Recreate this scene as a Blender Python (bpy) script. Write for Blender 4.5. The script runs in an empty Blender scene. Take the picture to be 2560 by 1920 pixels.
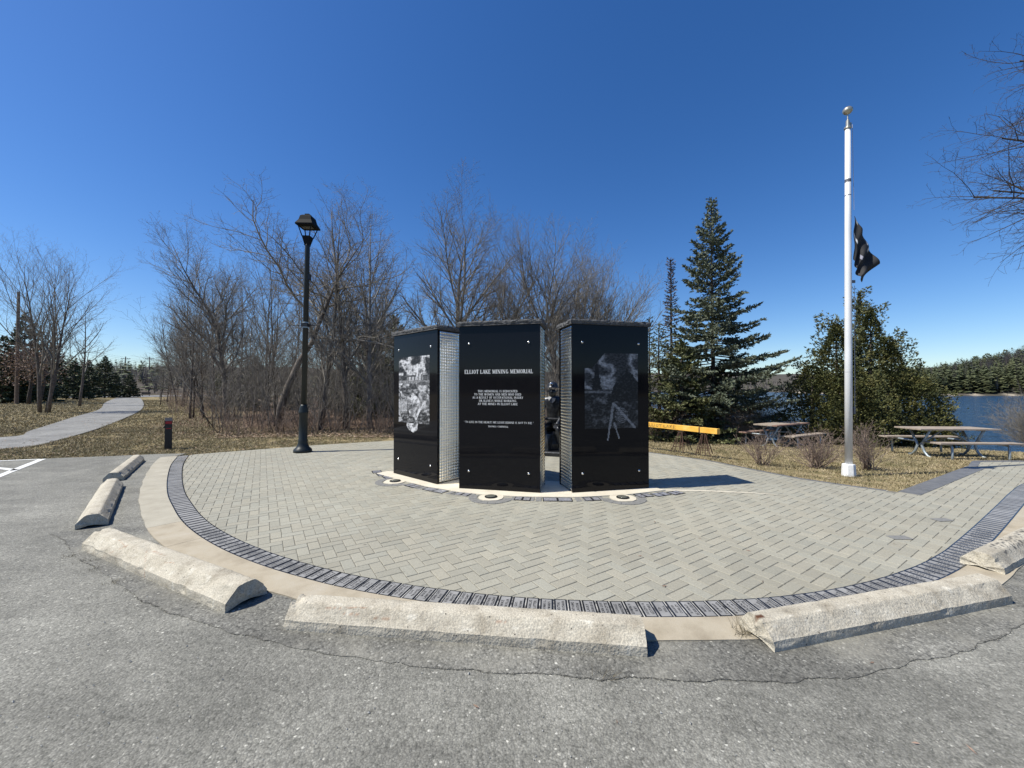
import bpy, math, random
from math import sin, cos, pi, radians, sqrt, atan2, exp, floor
from mathutils import Vector, Matrix, noise

SC = bpy.context.scene
COL = SC.collection
R = random.Random(7)

# ------------------------------------------------------------------ camera, sky, sun, exposure
cam_d = bpy.data.cameras.new("camera")
cam = bpy.data.objects.new("camera", cam_d); COL.objects.link(cam)
cam.location = (0, 0, 1.55)
cam.rotation_euler = (radians(90.865), 0, 0)
cam_d.sensor_width = 36.0; cam_d.lens = 13.514
cam_d.clip_start = 0.05; cam_d.clip_end = 8000
SC.camera = cam

SUNV = Vector((-1.83, -0.38, 2.56)).normalized()          # towards the sun
world = bpy.data.worlds.new("World"); SC.world = world; world.use_nodes = True
wn = world.node_tree.nodes; wl = world.node_tree.links
bg = wn["Background"]
sky = wn.new("ShaderNodeTexSky"); sky.sky_type = 'NISHITA'; sky.sun_disc = False
sky.sun_elevation = math.asin(SUNV.z); sky.sun_rotation = atan2(SUNV.x, SUNV.y)
sky.altitude = 300; sky.air_density = 1.0; sky.dust_density = 0.45; sky.ozone_density = 4.5
hs = wn.new("ShaderNodeHueSaturation"); hs.inputs["Saturation"].default_value = 1.26; hs.inputs["Hue"].default_value = 0.508; wl.new(sky.outputs[0], hs.inputs["Color"])
wl.new(hs.outputs[0], bg.inputs[0]); bg.inputs[1].default_value = 0.105
sun_d = bpy.data.lights.new("sun", 'SUN'); sun_d.energy = 5.0; sun_d.angle = radians(0.53); sun_d.color = (1, 0.96, 0.87)
sun = bpy.data.objects.new("sun", sun_d); COL.objects.link(sun)
sun.rotation_euler = SUNV.to_track_quat('Z', 'Y').to_euler()
SC.view_settings.view_transform = 'Standard'; SC.view_settings.look = 'None'
SC.view_settings.gamma = 1.0; SC.view_settings.use_curve_mapping = False
SC.view_settings.exposure = 0.42
SC.cycles.max_bounces = 6; SC.cycles.transparent_max_bounces = 6

# ------------------------------------------------------------------ helpers
def tag(o, label=None, cat=None, group=None, kind=None):
    if label: o['label'] = label
    if cat: o['category'] = cat
    if group: o['group'] = group
    if kind: o['kind'] = kind
    return o

def empty(name, loc=(0, 0, 0), rz=0.0, label=None, cat=None, group=None, kind=None):
    o = bpy.data.objects.new(name, None); COL.objects.link(o)
    o.empty_display_size = 0.1
    o.location = loc; o.rotation_euler = (0, 0, rz)
    return tag(o, label, cat, group, kind)

class MB:
    def __init__(s): s.v = []; s.f = []; s.m = []; s.c = None
    def add(s, vs, fs, mi=0):
        b = len(s.v); s.v.extend(vs)
        for f in fs: s.f.append(tuple(i + b for i in f)); s.m.append(mi)
        return s
    def box(s, c, d, rz=0.0, mi=0, bev=0.0):
        x, y, z = d[0] / 2, d[1] / 2, d[2] / 2
        ca, sa = cos(rz), sin(rz)
        if bev <= 0:
            pts = [(-x, -y, -z), (x, -y, -z), (x, y, -z), (-x, y, -z), (-x, -y, z), (x, -y, z), (x, y, z), (-x, y, z)]
            fs = [(0, 3, 2, 1), (4, 5, 6, 7), (0, 1, 5, 4), (1, 2, 6, 5), (2, 3, 7, 6), (3, 0, 4, 7)]
        else:
            b = bev
            pts = [(-x, -y, -z), (x, -y, -z), (x, y, -z), (-x, y, -z), (-x, -y, z - b), (x, -y, z - b), (x, y, z - b), (-x, y, z - b),
                   (-x + b, -y + b, z), (x - b, -y + b, z), (x - b, y - b, z), (-x + b, y - b, z)]
            fs = [(0, 3, 2, 1), (8, 9, 10, 11)]
            for i in range(4):
                j = (i + 1) % 4
                fs += [(i, j, 4 + j, 4 + i), (4 + i, 4 + j, 8 + j, 8 + i)]
        s.add([(c[0] + p[0] * ca - p[1] * sa, c[1] + p[0] * sa + p[1] * ca, c[2] + p[2]) for p in pts], fs, mi)
        return s
    def beam(s, a, b, w, h, mi=0):
        """rectangular bar from a to b, w across, h in the up direction"""
        a = Vector(a); b = Vector(b); d = (b - a).normalized()
        u = Vector((0, 0, 1)) if abs(d.z) < 0.95 else Vector((1, 0, 0))
        r = d.cross(u).normalized(); u = r.cross(d)
        vs = []
        for p in (a, b):
            for sx, sz in ((-1, -1), (1, -1), (1, 1), (-1, 1)):
                vs.append(tuple(p + r * (sx * w / 2) + u * (sz * h / 2)))
        s.add(vs, [(0, 1, 2, 3), (7, 6, 5, 4), (0, 4, 5, 1), (1, 5, 6, 2), (2, 6, 7, 3), (3, 7, 4, 0)], mi)
        return s
    def tube(s, pts, rad, n=6, cap=True, mi=0):
        m = len(pts); vs = s.v; b = len(vs)
        prev = None
        for i in range(m):
            x, y, z = pts[i]
            if i < m - 1: q = pts[i + 1]; dx, dy, dz = q[0] - x, q[1] - y, q[2] - z
            else: q = pts[i - 1]; dx, dy, dz = x - q[0], y - q[1], z - q[2]
            l = sqrt(dx * dx + dy * dy + dz * dz) or 1e-6; dx /= l; dy /= l; dz /= l
            if prev is None:
                if abs(dz) < 0.8: ux, uy, uz = dy, -dx, 0.0
                else: ux, uy, uz = 0.0, dz, -dy
            else:
                ux, uy, uz = prev; k = ux * dx + uy * dy + uz * dz
                ux -= k * dx; uy -= k * dy; uz -= k * dz
            l = sqrt(ux * ux + uy * uy + uz * uz) or 1e-6; ux /= l; uy /= l; uz /= l
            prev = (ux, uy, uz)
            wx, wy, wz = dy * uz - dz * uy, dz * ux - dx * uz, dx * uy - dy * ux
            r = rad[i]
            for k in range(n):
                a = CS[n][k]; c_, s_ = a[0] * r, a[1] * r
                vs.append((x + ux * c_ + wx * s_, y + uy * c_ + wy * s_, z + uz * c_ + wz * s_))
        for i in range(m - 1):
            for k in range(n):
                k2 = (k + 1) % n
                s.f.append((b + i * n + k, b + i * n + k2, b + (i + 1) * n + k2, b + (i + 1) * n + k)); s.m.append(mi)
        if cap and n > 3:
            s.f.append(tuple(b + k for k in range(n - 1, -1, -1))); s.m.append(mi)
            s.f.append(tuple(b + (m - 1) * n + k for k in range(n))); s.m.append(mi)
        return s
    def lathe(s, prof, n=24, c=(0, 0, 0), mi=0, off=0.0):
        b = len(s.v)
        for r, z in prof:
            for k in range(n):
                a = 2 * pi * k / n + off
                s.v.append((c[0] + r * cos(a), c[1] + r * sin(a), c[2] + z))
        for i in range(len(prof) - 1):
            for k in range(n):
                k2 = (k + 1) % n
                s.f.append((b + i * n + k, b + i * n + k2, b + (i + 1) * n + k2, b + (i + 1) * n + k)); s.m.append(mi)
        s.f.append(tuple(b + k for k in range(n - 1, -1, -1))); s.m.append(mi)
        L = len(prof) - 1
        s.f.append(tuple(b + L * n + k for k in range(n))); s.m.append(mi)
        return s
    def prism(s, poly, z0, z1, mi=0):
        n = len(poly)
        s.add([(p[0], p[1], z0) for p in poly] + [(p[0], p[1], z1) for p in poly],
              [tuple(range(n - 1, -1, -1)), tuple(range(n, 2 * n))] + [(i, (i + 1) % n, n + (i + 1) % n, n + i) for i in range(n)], mi)
        return s
    def mesh(s, name, mats, smooth=False):
        me = bpy.data.meshes.new(name); me.from_pydata(s.v, [], s.f)
        if not isinstance(mats, (list, tuple)): mats = [mats]
        for m in mats: me.materials.append(m)
        if len(mats) > 1: me.polygons.foreach_set('material_index', s.m)
        if smooth: me.polygons.foreach_set('use_smooth', [True] * len(me.polygons))
        if s.c is not None:
            a = me.attributes.new('tint', 'FLOAT_COLOR', 'POINT')
            flat = []
            for c in s.c: flat.extend(c)
            a.data.foreach_set('color', flat)
        me.update()
        return me
    def build(s, name, mats, parent=None, smooth=False, **kw):
        o = bpy.data.objects.new(name, s.mesh(name, mats, smooth)); COL.objects.link(o)
        if parent: o.parent = parent
        return tag(o, **kw)
CS = {n: [(cos(2 * pi * k / n), sin(2 * pi * k / n)) for k in range(n)] for n in range(3, 33)}

def link(me, name, parent=None, loc=(0, 0, 0), rot=(0, 0, 0), sc=(1, 1, 1)):
    o = bpy.data.objects.new(name, me); COL.objects.link(o)
    if parent: o.parent = parent
    o.location = loc; o.rotation_euler = rot; o.scale = sc
    return o

def copy_tree(o, parent=None):
    c = o.copy(); COL.objects.link(c)
    if parent: c.parent = parent
    for ch in [x for x in KIDS.get(o.name, [])]:
        d = copy_tree(ch, c)
    return c
KIDS = {}
def note_kids():
    KIDS.clear()
    for o in COL.objects:
        if o.parent: KIDS.setdefault(o.parent.name, []).append(o)

def nz(x, y, z=0.0): return noise.noise((x, y, z))

# ------------------------------------------------------------------ materials
def mat(name, col, rough=0.8, cols=None, scale=5.0, detail=4.0, bump=0.0, bscale=60.0, bdist=0.01, metal=0.0, spec=0.5, coord='pos',
        fine=0.0, fscale=200.0, tint=False, big=0.0, bigscale=0.4, ior=None, coat=0.0, stretch=None):
    m = bpy.data.materials.new(name); m.use_nodes = True
    nt = m.node_tree; N = nt.nodes; L = nt.links
    p = N["Principled BSDF"]
    p.inputs["Roughness"].default_value = rough; p.inputs["Metallic"].default_value = metal
    p.inputs["Specular IOR Level"].default_value = spec
    if ior: p.inputs["IOR"].default_value = ior
    if coat: p.inputs["Coat Weight"].default_value = coat
    if coord == 'pos':
        g = N.new("ShaderNodeNewGeometry"); src = g.outputs["Position"]
    else:
        g = N.new("ShaderNodeTexCoord"); src = g.outputs["Object"]
    if stretch:
        mp = N.new("ShaderNodeMapping"); mp.inputs["Scale"].default_value = stretch; L.new(src, mp.inputs[0]); src = mp.outputs[0]
    out = None
    if cols:
        t = N.new("ShaderNodeTexNoise"); t.inputs["Scale"].default_value = scale; t.inputs["Detail"].default_value = detail
        t.inputs["Roughness"].default_value = 0.62
        L.new(src, t.inputs["Vector"])
        r = N.new("ShaderNodeValToRGB"); L.new(t.outputs["Fac"], r.inputs[0])
        el = r.color_ramp.elements
        while len(el) > 1: el.remove(el[-1])
        el[0].position = cols[0][0]; el[0].color = (*cols[0][1], 1)
        for ps, c in cols[1:]:
            e = el.new(ps); e.color = (*c, 1)
        out = r.outputs[0]
    else:
        rgb = N.new("ShaderNodeRGB"); rgb.outputs[0].default_value = (*col, 1); out = rgb.outputs[0]
    def mul(a, fac_sock, lo, hi):
        mr = N.new("ShaderNodeMapRange"); mr.inputs[1].default_value = 0.3; mr.inputs[2].default_value = 0.7
        mr.inputs[3].default_value = lo; mr.inputs[4].default_value = hi; L.new(fac_sock, mr.inputs[0])
        mx = N.new("ShaderNodeMix"); mx.data_type = 'RGBA'; mx.blend_type = 'MULTIPLY'; mx.inputs[0].default_value = 1.0
        L.new(a, mx.inputs[6]); L.new(mr.outputs[0], mx.inputs[7]); return mx.outputs[2]
    if fine:
        t = N.new("ShaderNodeTexNoise"); t.inputs["Scale"].default_value = fscale; t.inputs["Detail"].default_value = 2.0
        L.new(src, t.inputs["Vector"]); out = mul(out, t.outputs["Fac"], 1 - fine, 1 + fine)
    if big:
        t = N.new("ShaderNodeTexNoise"); t.inputs["Scale"].default_value = bigscale; t.inputs["Detail"].default_value = 3.0
        L.new(src, t.inputs["Vector"]); out = mul(out, t.outputs["Fac"], 1 - big, 1 + big)
    if tint:
        a = N.new("ShaderNodeAttribute"); a.attribute_name = 'tint'
        mx = N.new("ShaderNodeMix"); mx.data_type = 'RGBA'; mx.blend_type = 'MULTIPLY'; mx.inputs[0].default_value = 1.0
        L.new(out, mx.inputs[6]); L.new(a.outputs["Color"], mx.inputs[7]); out = mx.outputs[2]
    L.new(out, p.inputs["Base Color"])
    if bump:
        t = N.new("ShaderNodeTexNoise"); t.inputs["Scale"].default_value = bscale; t.inputs["Detail"].default_value = 4.0
        L.new(src, t.inputs["Vector"])
        b = N.new("ShaderNodeBump"); b.inputs["Strength"].default_value = bump; b.inputs["Distance"].default_value = bdist
        L.new(t.outputs["Fac"], b.inputs["Height"]); L.new(b.outputs[0], p.inputs["Normal"])
    return m

def aggregate(name, dark, mid, light, k=1.0, dust=None):
    """worn asphalt: binder with stones of several greys, dust patches, faint streaks"""
    m = bpy.data.materials.new(name); m.use_nodes = True
    nt = m.node_tree; N = nt.nodes; L = nt.links; p = N["Principled BSDF"]
    p.inputs["Roughness"].default_value = 0.86; p.inputs["Specular IOR Level"].default_value = 0.35
    g = N.new("ShaderNodeNewGeometry"); src = g.outputs["Position"]
    vo = N.new("ShaderNodeTexVoronoi"); vo.inputs["Scale"].default_value = 95.0 * k; L.new(src, vo.inputs["Vector"])
    wn_ = N.new("ShaderNodeSeparateColor"); L.new(vo.outputs["Color"], wn_.inputs[0])
    r = N.new("ShaderNodeValToRGB"); L.new(wn_.outputs[0], r.inputs[0])
    el = r.color_ramp.elements; el[0].position = 0.0; el[0].color = (*dark, 1); el[1].position = 1.0; el[1].color = (*[c * 1.8 for c in light], 1)
    for ps, c in ((0.3, mid), (0.78, mid), (0.93, light), (0.988, light)):
        e = el.new(ps); e.color = (*c, 1)
    # binder between the stones
    mr = N.new("ShaderNodeMapRange"); mr.inputs[1].default_value = 0.25; mr.inputs[2].default_value = 0.75
    mr.inputs[3].default_value = 1.0; mr.inputs[4].default_value = 0.75; L.new(vo.outputs["Distance"], mr.inputs[0])
    mx = N.new("ShaderNodeMix"); mx.data_type = 'RGBA'; mx.blend_type = 'MULTIPLY'; mx.inputs[0].default_value = 1
    L.new(r.outputs[0], mx.inputs[6]); L.new(mr.outputs[0], mx.inputs[7]); out = mx.outputs[2]
    def layer(scale, lo, hi, det=4.0, st=None):
        nonlocal out
        t = N.new("ShaderNodeTexNoise"); t.inputs["Scale"].default_value = scale; t.inputs["Detail"].default_value = det; t.inputs["Roughness"].default_value = 0.65
        if st:
            mp = N.new("ShaderNodeMapping"); mp.inputs["Scale"].default_value = st; mp.inputs["Rotation"].default_value = (0, 0, 0.35); L.new(src, mp.inputs[0]); L.new(mp.outputs[0], t.inputs["Vector"])
        else: L.new(src, t.inputs["Vector"])
        q = N.new("ShaderNodeMapRange"); q.inputs[1].default_value = 0.32; q.inputs[2].default_value = 0.68; q.inputs[3].default_value = lo; q.inputs[4].default_value = hi
        L.new(t.outputs["Fac"], q.inputs[0])
        x = N.new("ShaderNodeMix"); x.data_type = 'RGBA'; x.blend_type = 'MULTIPLY'; x.inputs[0].default_value = 1
        L.new(out, x.inputs[6]); L.new(q.outputs[0], x.inputs[7]); out = x.outputs[2]
    layer(0.7, 0.76, 1.22); layer(3.0, 0.86, 1.14); layer(1.6, 0.86, 1.12, 5.0, (0.35, 2.2, 1)); layer(28.0, 0.8, 1.2); layer(150.0, 0.72, 1.28, 2.0)
    if dust:
        t = N.new("ShaderNodeTexNoise"); t.inputs["Scale"].default_value = 1.7; t.inputs["Detail"].default_value = 6.0; L.new(src, t.inputs["Vector"])
        q = N.new("ShaderNodeMapRange"); q.inputs[1].default_value = 0.5; q.inputs[2].default_value = 0.72; q.inputs[3].default_value = 0; q.inputs[4].default_value = 0.75
        L.new(t.outputs["Fac"], q.inputs[0])
        x = N.new("ShaderNodeMix"); x.data_type = 'RGBA'; L.new(q.outputs[0], x.inputs[0]); L.new(out, x.inputs[6]); x.inputs[7].default_value = (*dust, 1); out = x.outputs[2]
    L.new(out, p.inputs["Base Color"])
    b = N.new("ShaderNodeBump"); b.inputs["Strength"].default_value = 0.45; b.inputs["Distance"].default_value = 0.006; b.invert = True
    L.new(vo.outputs["Distance"], b.inputs["Height"])
    t = N.new("ShaderNodeTexNoise"); t.inputs["Scale"].default_value = 30; L.new(src, t.inputs["Vector"])
    b2 = N.new("ShaderNodeBump"); b2.inputs["Strength"].default_value = 0.5; b2.inputs["Distance"].default_value = 0.012
    L.new(t.outputs["Fac"], b2.inputs["Height"]); L.new(b.outputs[0], b2.inputs["Normal"]); L.new(b2.outputs[0], p.inputs["Normal"])
    return m

M = {}
M['asphalt'] = aggregate('asphalt', (0.14, 0.137, 0.116), (0.21, 0.204, 0.175), (0.265, 0.257, 0.222))
M['patch'] = aggregate('patched_asphalt', (0.095, 0.093, 0.081), (0.17, 0.165, 0.143), (0.24, 0.233, 0.203), 0.8, (0.28, 0.266, 0.22))
M['path'] = aggregate('path_asphalt', (0.17, 0.165, 0.155), (0.23, 0.226, 0.21), (0.28, 0.275, 0.26), 0.8)
M['road'] = mat('road', (0.2, 0.2, 0.2), 0.9, fine=0.1, fscale=5)
M['crack'] = mat('crack', (0.085, 0.08, 0.066), 0.95, bump=0.5)
M['paint'] = mat('road_paint', (0.6, 0.6, 0.57), 0.7, cols=[(0.32, (0.3, 0.3, 0.29)), (0.42, (0.66, 0.66, 0.63))], scale=9, detail=8, fine=0.1, fscale=120)
M['paver'] = mat('concrete_paver', (0.3, 0.29, 0.26), 0.88, cols=[(0.3, (0.252, 0.241, 0.192)), (0.7, (0.325, 0.311, 0.25))], scale=55, detail=6, bump=0.5, bscale=170, bdist=0.004, fine=0.17, fscale=330, tint=True, big=0.09, bigscale=0.5)
M['paver_dark'] = mat('charcoal_paver', (0.14, 0.14, 0.145), 0.85, cols=[(0.3, (0.145, 0.143, 0.135)), (0.7, (0.215, 0.212, 0.2))], scale=40, bump=0.4, bscale=150, bdist=0.004, fine=0.2, fscale=300)
M['sand'] = mat('joint_sand', (0.11, 0.105, 0.09), 0.95, cols=[(0.35, (0.1, 0.094, 0.076)), (0.65, (0.24, 0.225, 0.185))], scale=22, fine=0.3, fscale=250)
M['mortar'] = mat('pale_mortar', (0.4, 0.39, 0.36), 0.9, cols=[(0.38, (0.05, 0.05, 0.052)), (0.55, (0.42, 0.41, 0.38))], scale=9, fine=0.2, fscale=150)
M['concrete'] = mat('buff_concrete', (0.42, 0.36, 0.26), 0.88, cols=[(0.3, (0.27, 0.228, 0.162)), (0.5, (0.36, 0.312, 0.23)), (0.75, (0.4, 0.36, 0.285))], scale=3.5, detail=8, bump=0.35, bscale=90, bdist=0.005, fine=0.12, fscale=260)
M['concrete_pale'] = mat('pale_concrete', (0.46, 0.43, 0.36), 0.88, cols=[(0.3, (0.3, 0.272, 0.21)), (0.7, (0.39, 0.36, 0.285))], scale=4, detail=8, bump=0.35, bscale=90, bdist=0.005, fine=0.12, fscale=260)
M['pad'] = mat('cream_concrete', (0.6, 0.54, 0.42), 0.85, cols=[(0.3, (0.5, 0.45, 0.35)), (0.7, (0.62, 0.57, 0.46))], scale=5, detail=6, fine=0.08, fscale=150)
def pitted():
    m = mat('weathered_concrete', (0.5, 0.46, 0.38), 0.9, cols=[(0.28, (0.27, 0.235, 0.175)), (0.45, (0.4, 0.36, 0.28)), (0.7, (0.49, 0.45, 0.36))], scale=7, detail=8, bump=0.8, bscale=65, bdist=0.008, fine=0.25, fscale=110, tint=True)
    nt = m.node_tree; N = nt.nodes; L = nt.links; p = N["Principled BSDF"]
    g = N.new("ShaderNodeNewGeometry")
    v = N.new("ShaderNodeTexVoronoi"); v.inputs["Scale"].default_value = 26; L.new(g.outputs["Position"], v.inputs["Vector"])
    q = N.new("ShaderNodeMapRange"); q.inputs[1].default_value = 0.10; q.inputs[2].default_value = 0.16; q.inputs[3].default_value = 1; q.inputs[4].default_value = 0; L.new(v.outputs["Distance"], q.inputs[0])
    s = N.new("ShaderNodeSeparateColor"); L.new(v.outputs["Color"], s.inputs[0])
    gt = N.new("ShaderNodeMath"); gt.operation = 'GREATER_THAN'; gt.inputs[1].default_value = 0.72; L.new(s.outputs[1], gt.inputs[0])
    mu = N.new("ShaderNodeMath"); mu.operation = 'MULTIPLY'; L.new(q.outputs[0], mu.inputs[0]); L.new(gt.outputs[0], mu.inputs[1])
    old = p.inputs["Base Color"].links[0].from_socket
    x = N.new("ShaderNodeMix"); x.data_type = 'RGBA'; L.new(mu.outputs[0], x.inputs[0]); L.new(old, x.inputs[6]); x.inputs[7].default_value = (0.10, 0.088, 0.07, 1)
    L.new(x.outputs[2], p.inputs["Base Color"])
    return m
M['stop'] = pitted()
M['granite'] = mat('black_granite', (0.008, 0.008, 0.009), 0.05, cols=[(0.45, (0.005, 0.005, 0.006)), (0.62, (0.009, 0.009, 0.011)), (0.74, (0.022, 0.022, 0.024))], scale=190, detail=3, spec=0.18, coord='obj')
M['granite_edge'] = mat('dark_granite_edge', (0.012, 0.012, 0.013), 0.28, fine=0.3, fscale=200, coord='obj')
M['granite_rough'] = mat('split_granite', (0.07, 0.07, 0.072), 0.85, cols=[(0.3, (0.03, 0.03, 0.032)), (0.7, (0.13, 0.13, 0.128))], scale=45, bump=1, bscale=45, bdist=0.02, coord='obj')
M['steel'] = mat('quilted_steel', (0.72, 0.7, 0.65), 0.17, metal=1.0, cols=[(0.3, (0.86, 0.84, 0.78)), (0.7, (0.95, 0.93, 0.87))], scale=3, coord='obj')
M['letter'] = mat('white_letter_fill', (0.75, 0.75, 0.73), 0.7)
M['bolt'] = mat('bolt_steel', (0.65, 0.64, 0.62), 0.25, metal=1.0)
def etch_mat():
    m = mat('etched_granite', (1, 1, 1), 0.45, tint=True, spec=0.3); return m
M['etch'] = etch_mat()
M['brick'] = mat('black_memorial_brick', (0.016, 0.017, 0.02), 0.2, fine=0.2, fscale=150)
M['brick_face'] = mat('sandblasted_brick_face', (0.2, 0.2, 0.2), 0.65, spec=0.25, cols=[(0.3, (0.19, 0.188, 0.182)), (0.7, (0.28, 0.276, 0.265))], scale=6, detail=5, fine=0.12, fscale=400, big=0.2, bigscale=2.2)
M['brick_text'] = mat('brick_lettering', (0.018, 0.018, 0.02), 0.5)
M['black_paint'] = mat('black_green_paint', (0.014, 0.018, 0.018), 0.42, spec=0.35, fine=0.1, fscale=40, bump=0.05, bscale=30)
M['hood'] = mat('matt_black_hood', (0.01, 0.011, 0.012), 0.75, spec=0.12)
M['black_satin'] = mat('black_satin', (0.008, 0.008, 0.009), 0.45)
M['red'] = mat('red_band', (0.35, 0.012, 0.015), 0.5)
M['lampglass'] = mat('lamp_lens', (0.12, 0.12, 0.1), 0.15)
M['alu'] = mat('painted_aluminium', (0.7, 0.7, 0.7), 0.42, metal=0.1, cols=[(0.3, (0.62, 0.62, 0.61)), (0.7, (0.78, 0.78, 0.77))], scale=2, stretch=(1, 1, 0.4))
M['alu_band'] = mat('tarnished_band', (0.14, 0.14, 0.15), 0.5, metal=0.3, fine=0.3, fscale=30)
M['white_base'] = mat('white_painted_concrete', (0.72, 0.72, 0.7), 0.7, fine=0.1, fscale=25)
M['gold'] = mat('dull_finial', (0.42, 0.4, 0.33), 0.35, metal=0.7, fine=0.15, fscale=20)
M['rope'] = mat('halyard', (0.35, 0.36, 0.4), 0.8)
M['flag'] = mat('black_flag', (0.012, 0.012, 0.014), 0.75, tint=True)
M['flag'].node_tree.nodes["RGB"].outputs[0].default_value = (1, 1, 1, 1)
M['beam'] = mat('yellow_painted_timber', (0.75, 0.42, 0.06), 0.6, cols=[(0.3, (0.62, 0.31, 0.03)), (0.55, (0.78, 0.44, 0.07)), (0.75, (0.8, 0.53, 0.15))], scale=4, detail=6, coord='pos')
M['beam_text'] = mat('dark_stencil', (0.06, 0.045, 0.02), 0.8, cols=[(0.42, (0.04, 0.03, 0.015)), (0.5, (0.45, 0.27, 0.05))], scale=30, detail=3)
M['rust'] = mat('rusty_iron', (0.06, 0.03, 0.02), 0.85, cols=[(0.3, (0.035, 0.02, 0.015)), (0.7, (0.1, 0.05, 0.03))], scale=20)
M['board'] = mat('weathered_board', (0.3, 0.25, 0.2), 0.85, cols=[(0.3, (0.22, 0.17, 0.13)), (0.7, (0.36, 0.31, 0.25))], scale=6, detail=6, stretch=(1, 1, 1), fine=0.15, fscale=60)
M['board_red'] = mat('reddish_board', (0.2, 0.1, 0.07), 0.8, cols=[(0.3, (0.16, 0.075, 0.05)), (0.7, (0.3, 0.21, 0.16))], scale=5, detail=6)
M['galv'] = mat('galvanised_tube', (0.33, 0.38, 0.4), 0.5, metal=0.5, fine=0.2, fscale=20)
M['bronze'] = mat('dark_bronze', (0.05, 0.052, 0.056), 0.38, metal=0.7, fine=0.3, fscale=20, bump=0.3, bscale=25)
M['bark'] = mat('grey_brown_bark', (0.1, 0.085, 0.07), 0.92, cols=[(0.3, (0.06, 0.048, 0.04)), (0.7, (0.17, 0.145, 0.12))], scale=9, detail=5, bump=0.8, bscale=30, bdist=0.02)
M['twig'] = mat('grey_twig', (0.15, 0.13, 0.115), 0.85, cols=[(0.3, (0.115, 0.102, 0.084)), (0.7, (0.27, 0.245, 0.205))], scale=1.4)
M['bark_dark'] = mat('dark_bark', (0.045, 0.036, 0.03), 0.92, cols=[(0.3, (0.03, 0.024, 0.019)), (0.7, (0.09, 0.073, 0.058))], scale=8, bump=0.7, bscale=30, bdist=0.02)
M['twig_dark'] = mat('dark_twig', (0.075, 0.06, 0.052), 0.85, cols=[(0.3, (0.085, 0.074, 0.06)), (0.7, (0.2, 0.178, 0.148))], scale=1.1)
M['bark_pale'] = mat('pale_bark', (0.3, 0.28, 0.25), 0.9, cols=[(0.35, (0.1, 0.09, 0.08)), (0.6, (0.3, 0.28, 0.25))], scale=6)
M['twig_red'] = mat('red_brown_bramble', (0.15, 0.1, 0.075), 0.85, cols=[(0.3, (0.13, 0.085, 0.06)), (0.7, (0.28, 0.21, 0.155))], scale=2.5)
M['shrub'] = mat('tan_shrub_stem', (0.22, 0.16, 0.125), 0.85, cols=[(0.3, (0.14, 0.1, 0.078)), (0.7, (0.29, 0.22, 0.175))], scale=6)
M['spruce'] = mat('spruce_needles', (0.05, 0.07, 0.05), 0.7, cols=[(0.25, (0.045, 0.058, 0.032)), (0.5, (0.095, 0.115, 0.072)), (0.75, (0.165, 0.18, 0.13))], scale=2.6, detail=4, fine=0.3, fscale=12)
M['spruce_low'] = mat('green_spruce_needles', (0.05, 0.07, 0.03), 0.7, cols=[(0.25, (0.045, 0.056, 0.018)), (0.5, (0.09, 0.1, 0.034)), (0.75, (0.15, 0.14, 0.055))], scale=2.2, detail=4, fine=0.3, fscale=12)
M['dead_needle'] = mat('browning_needles', (0.11, 0.07, 0.045), 0.8, cols=[(0.3, (0.06, 0.045, 0.03)), (0.7, (0.15, 0.1, 0.07))], scale=3)
M['cedar'] = mat('cedar_foliage', (0.06, 0.07, 0.02), 0.7, cols=[(0.28, (0.03, 0.044, 0.014)), (0.5, (0.085, 0.092, 0.026)), (0.75, (0.17, 0.145, 0.04))], scale=2.4, detail=4, fine=0.35, fscale=9)
M['pine'] = mat('pine_needles', (0.04, 0.06, 0.03), 0.75, cols=[(0.3, (0.022, 0.035, 0.016)), (0.7, (0.07, 0.09, 0.038))], scale=0.8, fine=0.35, fscale=3)
M['far_pine'] = mat('far_pine', (0.04, 0.06, 0.03), 0.8, cols=[(0.3, (0.04, 0.055, 0.024)), (0.7, (0.12, 0.13, 0.055))], scale=0.07, detail=5, fine=0.35, fscale=0.9)
M['far_bare'] = mat('far_bare_wood', (0.14, 0.12, 0.1), 0.9, cols=[(0.3, (0.1, 0.085, 0.075)), (0.7, (0.19, 0.165, 0.145))], scale=0.05, detail=5, fine=0.3, fscale=0.7)
M['oakleaf'] = mat('dry_oak_leaf', (0.22, 0.13, 0.08), 0.8, cols=[(0.3, (0.11, 0.065, 0.04)), (0.7, (0.32, 0.22, 0.16))], scale=3, fine=0.3, fscale=12)
M['orange'] = mat('orange_shrub_leaf', (0.28, 0.09, 0.03), 0.8, fine=0.3, fscale=5)
M['litter'] = mat('leaf_litter', (0.28, 0.2, 0.13), 0.85, cols=[(0.3, (0.13, 0.085, 0.055)), (0.55, (0.3, 0.21, 0.14)), (0.75, (0.5, 0.42, 0.31))], scale=7, detail=2, fine=0.3, fscale=30)
M['grass'] = mat('winter_grass', (0.2, 0.17, 0.08), 0.85, cols=[(0.3, (0.12, 0.12, 0.05)), (0.43, (0.21, 0.178, 0.09)), (0.6, (0.35, 0.285, 0.17)), (0.8, (0.5, 0.425, 0.29))], scale=3.2, detail=8, fine=0.4, fscale=26, big=0.12, bigscale=0.5)
M['weed'] = mat('dry_weed', (0.12, 0.1, 0.06), 0.9, fine=0.3, fscale=20)
M['wall'] = mat('pale_siding', (0.5, 0.48, 0.43), 0.8)
M['roof'] = mat('grey_shingle', (0.1, 0.095, 0.09), 0.9, fine=0.2, fscale=2)
M['pole'] = mat('weathered_pole', (0.14, 0.105, 0.08), 0.9, fine=0.25, fscale=10)
M['wire'] = mat('wire', (0.05, 0.05, 0.05), 0.8)
M['shoreline'] = mat('sandy_shore', (0.4, 0.34, 0.26), 0.9, fine=0.25, fscale=0.6)

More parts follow.
